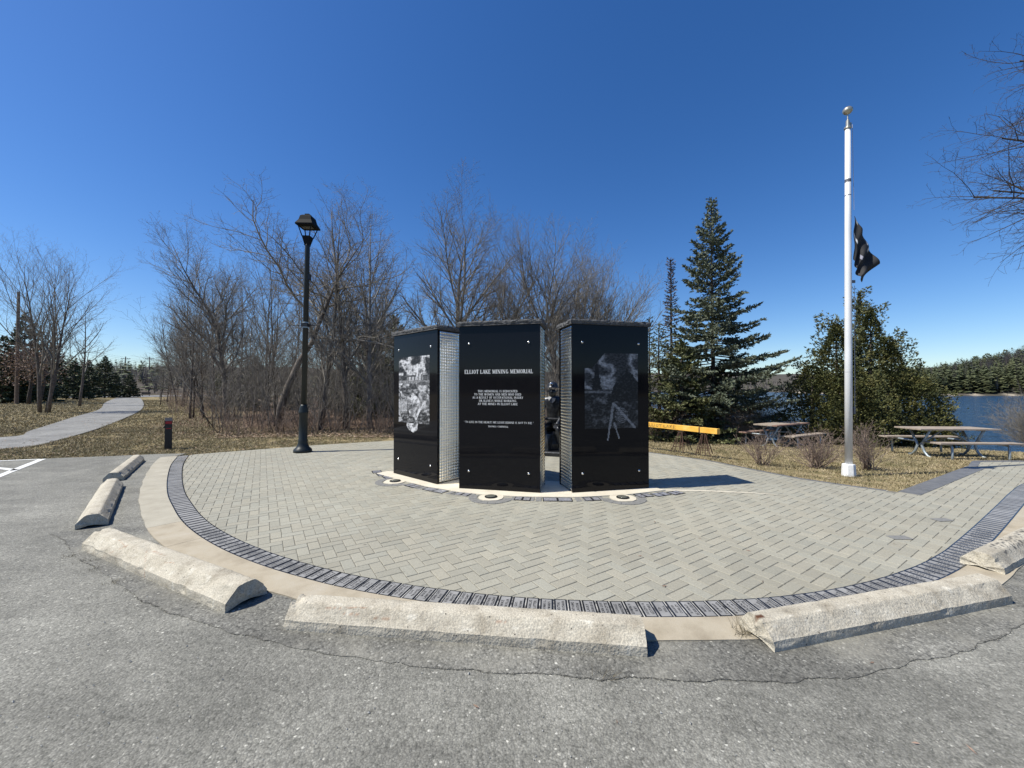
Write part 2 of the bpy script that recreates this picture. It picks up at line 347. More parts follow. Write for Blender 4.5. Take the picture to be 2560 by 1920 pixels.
def terrain_mat():
    m = bpy.data.materials.new('terrain'); m.use_nodes = True
    nt = m.node_tree; N = nt.nodes; L = nt.links; p = N["Principled BSDF"]; p.inputs["Roughness"].default_value = 0.95; p.inputs["Specular IOR Level"].default_value = 0.2
    g = N.new("ShaderNodeNewGeometry"); src = g.outputs["Position"]
    def ramp(scale, cs, det=8):
        t = N.new("ShaderNodeTexNoise"); t.inputs["Scale"].default_value = scale; t.inputs["Detail"].default_value = det; t.inputs["Roughness"].default_value = 0.68; L.new(src, t.inputs["Vector"])
        r = N.new("ShaderNodeValToRGB"); L.new(t.outputs["Fac"], r.inputs[0]); el = r.color_ramp.elements
        while len(el) > 1: el.remove(el[-1])
        el[0].position = cs[0][0]; el[0].color = (*cs[0][1], 1)
        for a, c in cs[1:]: e = el.new(a); e.color = (*c, 1)
        return r.outputs[0]
    lawn = ramp(3.0, [(0.3, (0.09, 0.092, 0.036)), (0.43, (0.17, 0.14, 0.068)), (0.56, (0.26, 0.205, 0.11)), (0.75, (0.36, 0.29, 0.175))])
    wood = ramp(6.0, [(0.3, (0.06, 0.04, 0.028)), (0.55, (0.15, 0.1, 0.068)), (0.75, (0.27, 0.2, 0.14))])
    far = ramp(0.05, [(0.3, (0.045, 0.045, 0.03)), (0.6, (0.09, 0.076, 0.062))])
    a = N.new("ShaderNodeAttribute"); a.attribute_name = 'tint'; s = N.new("ShaderNodeSeparateColor"); L.new(a.outputs["Color"], s.inputs[0])
    def mix(f, x, y):
        k = N.new("ShaderNodeMix"); k.data_type = 'RGBA'; L.new(f, k.inputs[0]); L.new(x, k.inputs[6]); L.new(y, k.inputs[7]); return k.outputs[2]
    o = mix(s.outputs[0], lawn, wood); o = mix(s.outputs[1], o, far)
    k = N.new("ShaderNodeRGB"); k.outputs[0].default_value = (0.36, 0.31, 0.24, 1); o = mix(s.outputs[2], o, k.outputs[0])
    L.new(o, p.inputs["Base Color"])
    t = N.new("ShaderNodeTexNoise"); t.inputs["Scale"].default_value = 14; t.inputs["Detail"].default_value = 8; L.new(src, t.inputs["Vector"])
    b = N.new("ShaderNodeBump"); b.inputs["Strength"].default_value = 0.9; b.inputs["Distance"].default_value = 0.05; L.new(t.outputs["Fac"], b.inputs["Height"]); L.new(b.outputs[0], p.inputs["Normal"])
    return m
M['terrain'] = terrain_mat()

def water_mat():
    m = bpy.data.materials.new('lake_water'); m.use_nodes = True
    nt = m.node_tree; N = nt.nodes; L = nt.links; p = N["Principled BSDF"]
    p.inputs["Base Color"].default_value = (0.02, 0.055, 0.11, 1); p.inputs["Roughness"].default_value = 0.1; p.inputs["IOR"].default_value = 1.33; p.inputs["Specular IOR Level"].default_value = 0.3
    g = N.new("ShaderNodeNewGeometry"); mp = N.new("ShaderNodeMapping"); mp.inputs["Scale"].default_value = (0.35, 1.3, 1); mp.inputs["Rotation"].default_value = (0, 0, 0.5); L.new(g.outputs["Position"], mp.inputs[0])
    prev = None
    for sc, st, di in ((0.9, 1.0, 1.0), (4.0, 1.0, 0.2), (0.08, 0.6, 2.0)):
        t = N.new("ShaderNodeTexNoise"); t.inputs["Scale"].default_value = sc; t.inputs["Detail"].default_value = 5; L.new(mp.outputs[0], t.inputs["Vector"])
        b = N.new("ShaderNodeBump"); b.inputs["Strength"].default_value = st; b.inputs["Distance"].default_value = di; L.new(t.outputs["Fac"], b.inputs["Height"])
        if prev: L.new(prev, b.inputs["Normal"])
        prev = b.outputs[0]
    L.new(prev, p.inputs["Normal"])
    return m
M['water'] = water_mat()

# ------------------------------------------------------------------ terrain
WATER = -1.9
LAKE = [(5.5, 18.5), (8.5, 19.5), (12.5, 18.0), (15.5, 15.6), (18, 14), (30, 12), (60, 2), (120, -30), (260, -60), (420, -30), (420, 150), (380, 205),
        (305, 215), (265, 226), (238, 234), (232, 262), (262, 330), (292, 395), (350, 470), (380, 640), (200, 700), (90, 420), (22, 160), (6, 60), (4, 30)]
def seg_d(px, py, a, b):
    vx, vy = b[0] - a[0], b[1] - a[1]; wx, wy = px - a[0], py - a[1]
    t = max(0, min(1, (vx * wx + vy * wy) / (vx * vx + vy * vy)))
    return sqrt((wx - t * vx) ** 2 + (wy - t * vy) ** 2)
def inside(px, py, poly):
    c = False; n = len(poly); j = n - 1
    for i in range(n):
        xi, yi = poly[i]; xj, yj = poly[j]
        if (yi > py) != (yj > py) and px < (xj - xi) * (py - yi) / (yj - yi) + xi: c = not c
        j = i
    return c
def sdist(px, py, poly):
    d = min(seg_d(px, py, poly[i], poly[(i + 1) % len(poly)]) for i in range(len(poly)))
    return -d if inside(px, py, poly) else d
def sm(a, b, x):
    t = max(0, min(1, (x - a) / (b - a))); return t * t * (3 - 2 * t)
def land(x, y):
    drop = 0.028 + 0.05 * max(0, y - 7.5 + 0.25 * (x - 5)) * sm(1, 5, x) * (1 - sm(17, 40, y))
    z = -min(drop, 0.55)
    r = sqrt(x * x + y * y)
    az = atan2(x, y)
    # town hill on the far left, ridges all round
    if r > 90:
        h = 15 * sm(130, 360, r) * (0.75 + 0.35 * nz(x / 90, y / 90, 3)) + 60 * sm(500, 1700, r) * (0.8 + 0.5 * nz(x / 500, y / 500, 9))
        z += h
    return z
def hill(x, y):
    # wooded hill across the lake, on the right
    return (7 + 17 * sm(1.0, 1.36, x / max(y, 1.0))) * sm(0, 75, sdist(x, y, LAKE)) * (0.9 + 0.3 * nz(x / 40, y / 40, 5))
def height(x, y):
    r = sqrt(x * x + y * y)
    z = land(x, y)
    if x > -30 and (y > 8 or x > 14):
        d = sdist(x, y, LAKE)
        if 150 < x < 600 and 60 < y < 420 and d > 0: z = min(z, 0.3) + hill(x, y)
        elif r > 120 and d < 260 and d > 0 and y > 60: z = min(z, .4 + .09 * d)
        k = 3.4 if r < 120 else 14.0
        if d < k:
            top = min(z, 0.5 + 0.12 * max(0.0, d)) if r > 120 else z; t = sm(-2.5 if r < 120 else -10, k, d)
            z = -3.2 + (top + 3.2) * t
    if r > 14: z += 0.05 * nz(x * 0.25, y * 0.25)
    return z

def build_terrain():
    rings = [0.6]
    while rings[-1] < 60: rings.append(rings[-1] * 1.055 + 0.02)
    while rings[-1] < 4200: rings.append(rings[-1] * (1.075 if not 225 < rings[-1] < 520 else 1.022))
    azs = []
    a = -pi
    while a < pi - 1e-6:
        azs.append(a); a += radians(0.75) if abs(a) < radians(62) else radians(4)
    mb = MB(); mb.c = []; n = len(azs)
    for r in rings:
        for a in azs:
            x, y = r * sin(a), r * cos(a); z = height(x, y)
            mb.v.append((x, y, z))
            wood = 0.0
            if y > 8 and r < 90: wood = sm(12.2, 14.0, y + 0.9 * nz(x * .6, y * .6)) * (1 - sm(2.5, 6.5, x)) * sm(-0.8, -0.5, a if r > 30 else -0.3)
            if wood and x < -10: wood *= sm(0.02, 0.3, (x + 0.62 * y + 4) / 8.0 + 0.3)
            farw = sm(110, 160, r)
            shore = 0.0
            if abs(z + 1.55) < .3 and r > 60: shore = 1.0
            elif z < -0.7 and r <= 60: wood = max(wood, 0.8)
            mb.c.append((wood, farw, shore, 1))
    mb.v.append((0, 0, land(0, 0))); mb.c.append((0, 0, 0, 1)); ci = len(mb.v) - 1
    for i in range(n): mb.f.append((ci, (i + 1) % n, i))
    for j in range(len(rings) - 1):
        for i in range(n):
            i2 = (i + 1) % n
            mb.f.append((j * n + i, j * n + i2, (j + 1) * n + i2, (j + 1) * n + i))
    mb.m = [0] * len(mb.f)
    mb.f = [tuple(reversed(f)) for f in mb.f]
    mb.build('ground', M['terrain'], smooth=True, kind='structure', label='dry winter lawn and wooded ground round the plaza')
build_terrain()
wb = MB(); NW = 1
wb.add([(-40, -400, WATER), (900, -400, WATER), (900, 900, WATER), (-40, 900, WATER)], [(0, 1, 2, 3)])
wb.build('lake', M['water'], kind='structure', label='dark blue lake below the lawn on the right')

# ------------------------------------------------------------------ hard ground
def smooth_line(P, n=6):
    out = []
    for i in range(len(P) - 1):
        p0 = P[max(i - 1, 0)]; p1 = P[i]; p2 = P[i + 1]; p3 = P[min(i + 2, len(P) - 1)]
        for k in range(n):
            t = k / n; t2 = t * t; t3 = t2 * t
            out.append(tuple(0.5 * (2 * p1[c] + (p2[c] - p0[c]) * t + (2 * p0[c] - 5 * p1[c] + 4 * p2[c] - p3[c]) * t2 + (3 * p1[c] - p0[c] - 3 * p2[c] + p3[c]) * t3) for c in (0, 1)))
    out.append(tuple(P[-1])); return out
def resample(P, step):
    out = [P[0]]; acc = 0; last = P[0]
    for q in P[1:]:
        d = sqrt((q[0] - last[0]) ** 2 + (q[1] - last[1]) ** 2)
        while acc + d >= step:
            t = (step - acc) / d; last = (last[0] + (q[0] - last[0]) * t, last[1] + (q[1] - last[1]) * t)
            out.append(last); d = sqrt((q[0] - last[0]) ** 2 + (q[1] - last[1]) ** 2); acc = 0
        acc += d; last = q
    return out
def offset(P, w):
    """offset to the right-hand side of the direction of travel; w number or function of index"""
    out = []
    for i in range(len(P)):
        a = P[max(i - 1, 0)]; b = P[min(i + 1, len(P) - 1)]
        dx, dy = b[0] - a[0], b[1] - a[1]; l = sqrt(dx * dx + dy * dy) or 1
        ww = w(i) if callable(w) else w
        out.append((P[i][0] + dy / l * ww, P[i][1] - dx / l * ww))
    return out

INNER = smooth_line([(-7.62, 9.10), (-6.85, 8.05), (-5.85, 6.85), (-4.95, 5.85), (-4.25, 5.16), (-3.80, 4.74), (-3.39, 4.40), (-2.95, 4.08), (-2.51, 3.80), (-2.05, 3.55), (-1.60, 3.345), (-1.23, 3.20),
    (-0.80, 3.07), (-0.35, 2.96), (0.05, 2.89), (0.5, 2.845), (1.0, 2.83), (1.45, 2.84), (1.9, 2.885), (2.3, 2.96), (2.75, 3.085), (3.2, 3.25), (3.65, 3.45), (4.1, 3.69), (4.55, 3.96), (5.1, 4.30), (5.8, 4.74), (6.7, 5.31), (7.6, 5.88), (8.5, 6.40), (9.6, 6.85), (11, 7.15), (13.5, 7.35)])
INNER = resample(INNER, 0.1)
# main parking lot sheet, with a ragged edge against the lawn
edge = [(-60, -8.0), (-30, 1.6), (-18, 5.9), (-13.2, 7.65), (-11.14, 8.42), (-10.4, 8.74), (-9.1, 9.10), (-8.5, 9.36), (-7.7, 9.40)]
edge = resample(edge, 0.35)
edge = [(x + 0.04 * nz(x * 3, y * 3), y + 0.07 * nz(x * 2.2, y * 2.2, 4)) for x, y in edge]
MIDE = offset(INNER, 0.32)
lot = edge + MIDE[::2] + [(14, 7.0), (30, 7.0), (60, -2), (60, -60), (-60, -60)]
def sheet(name, poly, z, m, th=0.05, **kw):
    mb = MB(); mb.prism(poly, z - th, z); return mb.build(name, m, **kw)
def tri_sheet(name, poly, z, m, th=0.06, **kw):
    import bmesh
    bm = bmesh.new(); vs = [bm.verts.new((p[0], p[1], z)) for p in poly]
    f = bm.faces.new(vs)
    if f.normal.z < 0: f.normal_flip()
    r = bmesh.ops.extrude_face_region(bm, geom=[f]); 
    for v in [g for g in r['geom'] if isinstance(g, bmesh.types.BMVert)]: v.co.z = z - th
    bmesh.ops.triangulate(bm, faces=[x for x in bm.faces if len(x.verts) > 4]); bmesh.ops.recalc_face_normals(bm, faces=bm.faces)
    me = bpy.data.meshes.new(name); bm.to_mesh(me); bm.free(); me.materials.append(m)
    o = bpy.data.objects.new(name, me); COL.objects.link(o); return tag(o, **kw)
tri_sheet('parking_lot', lot, 0.0, M['asphalt'], kind='structure', label='weathered grey asphalt parking lot in front of the memorial')
crack = smooth_line([(-5.02, 4.18), (-4.55, 3.93), (-4.05, 3.60), (-3.42, 3.25), (-2.75, 2.87), (-2.12, 2.60), (-1.455, 2.38), (-0.88, 2.24), (-0.3, 2.15), (0.47, 2.085), (1.28, 2.066), (1.95, 2.126), (2.87, 2.364), (3.4, 2.577), (4.4, 3.05), (6, 3.9), (8, 5.0), (10.5, 6.2), (14, 6.9)], 8)
crack = resample(crack, 0.03); crack = [(x + 0.012 * nz(x * 14, y * 14), y + 0.03 * nz(x * 5, y * 5, 4) + .014 * nz(x * 22, y * 22, 1)) for x, y in crack]
tri_sheet('asphalt_patch', crack + [p for p in MIDE[::-2] if p[1] < 4.62 or p[0] > 0], 0.004, M['patch'], th=0.003, kind='structure', label='coarser darker asphalt strip between the crack and the curved edging')
def ribbon(name, P, w, z, m, jit=0.0, th=0.002, **kw):
    mb = MB(); n = len(P)
    wf = (lambda i: max(0.0006 if jit > 1 else 0.002, w / 2 * (1 + jit * nz(P[i][0] * 11, P[i][1] * 11, 2) + (1.6 * nz(P[i][0] * 1.7, P[i][1] * 1.7, 8) if jit > 1 else 0)))) 
    a = offset(P, wf); b = offset(P, lambda i: -wf(i))
    mb.v = [(p[0], p[1], z) for p in a] + [(p[0], p[1], z) for p in b]
    mb.f = [(i, i + 1, n + i + 1, n + i) for i in range(n - 1)]; mb.m = [0] * (n - 1)
    return mb.build(name, m, **kw)
def crumbs(P, name, label, seed=4):
    rs = random.Random(seed); b = MB(); c = 0
    for i in range(len(P) - 1):
        x, y = P[i]; dx, dy = P[i + 1][0] - x, P[i + 1][1] - y; an = atan2(dy, dx); L_ = sqrt(dx * dx + dy * dy)
        for k in range(max(1, int(L_ / .006))):
            if nz(x * 2.1, y * 2.1, 6) < -.02 and rs.random() < .75: continue
            t = rs.random(); px, py = x + dx * t + rs.gauss(0, .0045), y + dy * t + rs.gauss(0, .0045); a = an + rs.gauss(0, .45)
            l, w = rs.uniform(.004, .011), rs.uniform(.0007, .0022) * (1 + 1.2 * nz(x * 1.3, y * 1.3, 2)); ca, sa = cos(a), sin(a); n = len(b.v); z = .0052
            b.v += [(px - ca * l, py - sa * l, z), (px + sa * w, py - ca * w, z), (px + ca * l, py + sa * l, z), (px - sa * w, py + ca * w, z)]; b.f.append((n, n + 1, n + 2, n + 3)); b.m.append(0)
    b.build(name, M['crack'], kind='structure', label=label)
crumbs(crack, 'asphalt_crack', 'long curved crumbling crack in the asphalt in front of the wheel stops')
c2 = resample(smooth_line([(-9.5, 3.5), (-7.5, 3.7), (-5.43, 4.08), (-5.0, 4.18), (-4.3, 4.64)], 10), 0.05)
c2 = [(x + 0.02 * nz(x * 8, y * 8, 1), y + 0.02 * nz(x * 8, y * 8)) for x, y in c2]
crumbs(c2, 'asphalt_joint', 'straight joint in the asphalt running to the edging', 5)

def stripe(name, P, w, **kw): return ribbon(name, resample(P, 0.12), w, 0.005, M['paint'], 0.12, **kw)
stripe('parking_line', [(-10.50, 8.62), (-9.34, 7.10), (-8.2, 5.6)], 0.12, kind='structure', label='white slanting bay line at the left of the lot')
stripe('parking_line', [(-10.55, 8.60), (-11.6, 8.25), (-14, 7.3)], 0.09, kind='structure', label='thin white line along the lawn edge')
stripe('parking_line', [(-9.55, 7.42), (-9.95, 7.56), (-10.3, 7.66), (-12, 7.3)], 0.10, kind='structure', label='white curved line joining the slanting bay line')

# path across the left lawn, road beyond
pa = smooth_line([(-30, 8.5), (-21, 11.2), (-16.6, 12.5), (-18.47, 14.83), (-24.63, 21.58), (-33.1, 30.9), (-50, 47.3), (-72.8, 70.6), (-78, 76)], 5)[8:]
pb = smooth_line([(-11.6, 8.6), (-13.22, 9.93), (-13.1, 10.31), (-13.57, 11.33), (-16.64, 15.52), (-21.1, 20.95), (-28.55, 29.6), (-42.6, 44.5), (-68.2, 70.6), (-74, 76)], 5)[4:]
tri_sheet('footpath', pa + pb[::-1], 0.012, M['path'], th=0.08, kind='structure', label='pale asphalt footpath crossing the left lawn')
tri_sheet('road', [(-260, 60), (-150, 66), (-88, 66), (-80, 84), (-74, 108), (-60, 118), (-40, 128), (-40, 138), (-78, 132), (-100, 100), (-150, 84), (-260, 74)], 0.05, M['road'], th=0.12, kind='structure', label='grey road beyond the left lawn')

# plaza outline, herringbone pavers
back = [(13.5, 8.5), (11.2, 8.42), (10.05, 8.42), (9.30, 7.86), (5.88, 5.86), (5.45, 6.28), (5.04, 6.78), (4.62, 7.75), (4.33, 8.5), (3.41, 9.6), (2.0, 11.0), (0.2, 12.1), (-1.8, 12.35), (-3.63, 11.80), (-5.41, 10.86), (-6.64, 9.99), (-7.62, 9.25)]
OUT = [p for p in INNER[::6]] + back
bed = MB(); 
tri_sheet('paving_bed', OUT, -0.005, M['sand'], th=0.05, kind='structure', label='sand bed in the joints of the plaza paving')
TH = radians(33.0); W = 0.1035; ux, uy = cos(TH), sin(TH); OX, OY = 0.93, 2.9
PLAZA = empty('paved_plaza', kind='structure', label='plaza of grey herringbone pavers round the memorial')
def clip(poly, a, b):
    """keep the side to the left of a->b"""
    out = []; n = len(poly)
    def sd(p): return (b[0] - a[0]) * (p[1] - a[1]) - (b[1] - a[1]) * (p[0] - a[0])
    for i in range(n):
        p, q = poly[i], poly[(i + 1) % n]; sp, sq = sd(p), sd(q)
        if sp >= 0: out.append(p)
        if (sp >= 0) != (sq >= 0):
            t = sp / (sp - sq); out.append((p[0] + t * (q[0] - p[0]), p[1] + t * (q[1] - p[1])))
    return out
edges_out = [(OUT[i], OUT[(i + 1) % len(OUT)]) for i in range(len(OUT))]
grid = {}
for e in edges_out:
    l = sqrt((e[1][0] - e[0][0]) ** 2 + (e[1][1] - e[0][1]) ** 2); k = int(l / 0.2) + 1
    for t in range(k + 1):
        gx = int(floor((e[0][0] + (e[1][0] - e[0][0]) * t / k) / 0.4)); gy = int(floor((e[0][1] + (e[1][1] - e[0][1]) * t / k) / 0.4))
        for dx in (-1, 0, 1):
            for dy in (-1, 0, 1): grid.setdefault((gx + dx, gy + dy), set()).add(e)
PADP = [(-2.36, 7.30), (-2.50, 7.12), (-1.88, 6.58), (-1.35, 6.14), (-0.80, 5.82), (-0.431, 5.68), (0.1, 5.575), (0.45, 5.55), (1.0, 5.55), (1.69, 5.68), (2.36, 5.93), (2.24, 6.10)]
rp = random.Random(11)
whole = []; cut = []
for i in range(-80, 160):
    for j in range(-110, 130):
        c = (i - j) % 4
        if c == 0: rect = (i, j, 2, 1)
        elif c == 3: rect = (i, j, 1, 2)
        else: continue
        g = 0.0029
        a0, b0, a1, b1 = rect[0] * W + g, rect[1] * W + g, (rect[0] + rect[2]) * W - g, (rect[1] + rect[3]) * W - g
        P4 = [(OX + a * ux - b * uy, OY + a * uy + b * ux) for a, b in ((a0, b0), (a1, b0), (a1, b1), (a0, b1))]
        cx = sum(p[0] for p in P4) / 4; cy = sum(p[1] for p in P4) / 4
        if cx < -8.2 or cx > 13.6 or cy < 2.6 or cy > 12.6: continue
        es = grid.get((int(floor(cx / 0.4)), int(floor(cy / 0.4))))
        ins = inside(cx, cy, OUT)
        if not es:
            if ins: whole.append((cx, cy, c, P4))
            continue
        if all(inside(p[0], p[1], OUT) for p in P4): whole.append((cx, cy, c, P4)); continue
        if not any(inside(p[0], p[1], OUT) for p in P4) and not ins: continue
        Q = P4
        for e in es:
            if seg_d(cx, cy, e[0], e[1]) < 0.125 and len(Q) >= 3: Q = clip(Q, e[0], e[1])
        if len(Q) >= 3: cut.append(Q)
whole.sort(key=lambda t: t[0] ** 2 * 0.6 + t[1] ** 2)
near = whole[:300]; rest = whole[300:]
tints = []
pm = []
for k in range(10):
    b = MB(); b.box((0, 0, -0.03), (2 * W - 0.0072, W - 0.0072, 0.06), bev=0.003)
    s = 0.91 + 0.16 * rp.random(); w = rp.uniform(-0.012, 0.022)
    b.c = [(s * (1 + w), s, s * (1 - w), 1)] * len(b.v)
    pm.append(b.mesh('paver', M['paver']))
for cx, cy, c, P4 in near:
    o = link(pm[rp.randrange(10)], 'paver', PLAZA, (cx, cy, rp.uniform(-0.0012, 0.0012)), (rp.uniform(-.006, .006), rp.uniform(-.006, .006), TH + (pi / 2 if c == 3 else 0)))
def pavers_mesh(items, name, **kw):
    mb = MB(); mb.c = []
    for P in items:
        n = len(P); cx = sum(p[0] for p in P) / n; cy = sum(p[1] for p in P) / n
        z = rp.uniform(-0.0012, 0.0012); s = 0.91 + 0.16 * rp.random(); w = rp.uniform(-0.012, 0.022)
        k = 0.003; b = len(mb.v)
        q = []
        for p in P:
            l = sqrt((p[0] - cx) ** 2 + (p[1] - cy) ** 2) or 1; q.append((p[0] + (cx - p[0]) / l * k * 1.3, p[1] + (cy - p[1]) / l * k * 1.3))
        mb.v += [(p[0], p[1], -0.05) for p in P] + [(p[0], p[1], z - k) for p in P] + [(p[0], p[1], z) for p in q]
        mb.c += [(s * (1 + w), s, s * (1 - w), 1)] * (3 * n)
        mb.f.append(tuple(b + 2 * n + i for i in range(n)))
        for i in range(n):
            j = (i + 1) % n
            mb.f.append((b + i, b + j, b + n + j, b + n + i)); mb.f.append((b + n + i, b + n + j, b + 2 * n + j, b + 2 * n + i))
    mb.m = [0] * len(mb.f)
    return mb.build(name, M['paver'], PLAZA, **kw)
pavers_mesh([t[3] for t in rest] + cut, 'paver', kind='stuff')
# two stray darker pavers near the right-hand edging
for x, y, a in ((4.06, 4.05, 0.02), (5.12, 4.60, 0.1)):
    b = MB(); b.box((0, 0, 0), (0.2, 0.1, 0.004), bev=0.001); o = b.build('dark_paver', M['paver_dark'], PLAZA); o.location = (x, y, 0.004); o.rotation_euler = (0, 0, a); o['label'] = 'darker grey paver at the border'

# curved concrete edging outside the brick border
BR = offset(INNER, 0.205)
EDG = empty('concrete_edging', kind='structure', label='flush buff concrete edging curving outside the memorial bricks')
def ew(i):
    x = INNER[i][0]
    w = 0.30 if x < -4 else 0.30 - 0.06 * sm(-4, -1, x)
    return 0.205 + w + 0.012 * nz(INNER[i][0] * 4, INNER[i][1] * 4, 7)
EO = offset(INNER, ew)
cuts = [0, 34, 59, 67, 101, 134, 166, 199, 231, len(INNER) - 1]
for a, b in zip(cuts[:-1], cuts[1:]):
    P = BR[a:b + 1]; Q = EO[a:b + 1]
    mb = MB(); n = len(P)
    P = P[:-1] + [tuple(P[-1][c] + (P[-2][c] - P[-1][c]) * 0.05 for c in (0, 1))]; Q = Q[:-1] + [tuple(Q[-1][c] + (Q[-2][c] - Q[-1][c]) * 0.05 for c in (0, 1))]
    mb.v = [(p[0], p[1], 0.012) for p in P] + [(q[0], q[1], 0.012) for q in Q] + [(p[0], p[1], -0.05) for p in P] + [(q[0], q[1], -0.05) for q in Q]
    for i in range(n - 1):
        mb.f += [(i, n + i, n + i + 1, i + 1), (n + i, 3 * n + i, 3 * n + i + 1, n + i + 1), (i + 1, 2 * n + i + 1, 2 * n + i, i)]
    mb.f += [(0, 2 * n, 3 * n, n), (n - 1, 2 * n - 1, 4 * n - 1, 3 * n - 1)]
    mb.m = [0] * len(mb.f)
    mb.build('edging_slab', M['concrete_pale'] if a < 59 else M['concrete'], EDG)

# ------------------------------------------------------------------ lettering: a small stroke alphabet
T, t_ = 1, 0
GL = {
 'A': (.76, [('L', .06, 0, .36, 1, 0), ('L', .38, 1, .68, 0, 1), ('L', .17, .34, .57, .34, 0)], [(.06, 0), (.68, 0)]),
 'B': (.68, [('L', .14, 0, .14, 1, 1), ('A', .16, .75, .34, .25, -90, 90, 1), ('A', .16, .27, .42, .27, -90, 90, 1)], [(.1, 0), (.1, 1)]),
 'C': (.72, [('A', .42, .5, .36, .5, 45, 315, 1), ('L', .67, .7, .67, 1, 0)], []),
 'D': (.78, [('L', .14, 0, .14, 1, 1), ('A', .18, .5, .5, .5, -90, 90, 1)], [(.1, 0), (.1, 1)]),
 'E': (.66, [('L', .14, 0, .14, 1, 1), ('L', .1, .97, .58, .97, 0), ('L', .14, .5, .46, .5, 0), ('L', .1, .03, .6, .03, 0), ('L', .58, .78, .58, 1, 0), ('L', .6, 0, .6, .24, 0)], [(.1, 0), (.1, 1)]),
 'F': (.62, [('L', .14, 0, .14, 1, 1), ('L', .1, .97, .56, .97, 0), ('L', .14, .5, .46, .5, 0), ('L', .56, .78, .56, 1, 0)], [(.12, 0), (.1, 1)]),
 'G': (.8, [('A', .42, .5, .36, .5, 45, 315, 1), ('L', .68, .08, .68, .42, 1)], [(.66, .42)]),
 'H': (.84, [('L', .14, 0, .14, 1, 1), ('L', .7, 0, .7, 1, 1), ('L', .14, .5, .7, .5, 0)], [(.14, 0), (.14, 1), (.7, 0), (.7, 1)]),
 'I': (.36, [('L', .18, 0, .18, 1, 1)], [(.18, 0), (.18, 1)]),
 'J': (.46, [('L', .3, .15, .3, 1, 1), ('A', .14, .15, .16, .2, -120, 0, 1)], [(.3, 1)]),
 'K': (.78, [('L', .14, 0, .14, 1, 1), ('L', .18, .42, .6, 1, 0), ('L', .3, .56, .68, 0, 1)], [(.14, 0), (.14, 1), (.68, 0), (.6, 1)]),
 'L': (.64, [('L', .14, 0, .14, 1, 1), ('L', .1, .03, .58, .03, 0), ('L', .58, 0, .58, .26, 0)], [(.14, 0), (.14, 1)]),
 'M': (1.0, [('L', .12, 0, .14, 1, 0), ('L', .17, 1, .48, .06, 1), ('L', .5, .06, .82, 1, 0), ('L', .84, 0, .84, 1, 1)], [(.12, 0), (.12, 1), (.84, 0), (.84, 1)]),
 'N': (.9, [('L', .14, 0, .14, 1, 0), ('L', .15, 1, .75, 0, 1), ('L', .76, 0, .76, 1, 0)], [(.14, 0), (.12, 1), (.78, 1)]),
 'O': (.82, [('A', .41, .5, .36, .5, 0, 360, 1)], []),
 'P': (.66, [('L', .14, 0, .14, 1, 1), ('A', .16, .72, .4, .28, -90, 90, 1)], [(.14, 0), (.1, 1)]),
 'Q': (.82, [('A', .41, .5, .36, .5, 0, 360, 1), ('L', .45, .15, .75, -.15, 1)], []),
 'R': (.76, [('L', .14, 0, .14, 1, 1), ('A', .16, .74, .38, .26, -90, 90, 1), ('L', .34, .48, .66, 0, 1)], [(.14, 0), (.1, 1), (.68, 0)]),
 'S': (.58, [('A', .29, .74, .2, .26, 40, 270, 1), ('A', .29, .25, .22, .25, -140, 90, 1)], []),
 'T': (.7, [('L', .35, 0, .35, 1, 1), ('L', .04, .97, .66, .97, 0), ('L', .06, .76, .06, 1, 0), ('L', .64, .76, .64, 1, 0)], [(.35, 0)]),
 'U': (.8, [('L', .14, .3, .14, 1, 1), ('L', .66, .3, .66, 1, 0), ('A', .4, .32, .27, .32, 180, 360, 1)], [(.14, 1), (.66, 1)]),
 'V': (.74, [('L', .06, 1, .36, 0, 1), ('L', .38, 0, .68, 1, 0)], [(.06, 1), (.68, 1)]),
 'W': (1.06, [('L', .06, 1, .32, 0, 1), ('L', .34, 0, .52, .9, 0), ('L', .52, 1, .76, 0, 1), ('L', .78, 0, 1.0, 1, 0)], [(.06, 1), (.52, 1), (1.0, 1)]),
 'X': (.74, [('L', .08, 1, .66, 0, 1), ('L', .06, 0, .64, 1, 0)], [(.08, 1), (.66, 0)]),
 'Y': (.72, [('L', .06, 1, .36, .46, 1), ('L', .36, .46, .66, 1, 0), ('L', .36, 0, .36, .5, 1)], [(.06, 1), (.66, 1), (.36, 0)]),
 'Z': (.66, [('L', .08, .96, .58, .96, 0), ('L', .58, .96, .08, .04, 1), ('L', .08, .04, .6, .04, 0)], []),
 '"': (.34, [('L', .1, .72, .12, 1, 0), ('L', .22, .72, .24, 1, 0)], []),
 '-': (.4, [('L', .06, .42, .34, .42, 1)], []), '.': (.25, [('L', .06, .05, .19, .05, 1)], []), ' ': (.34, [], []),
}
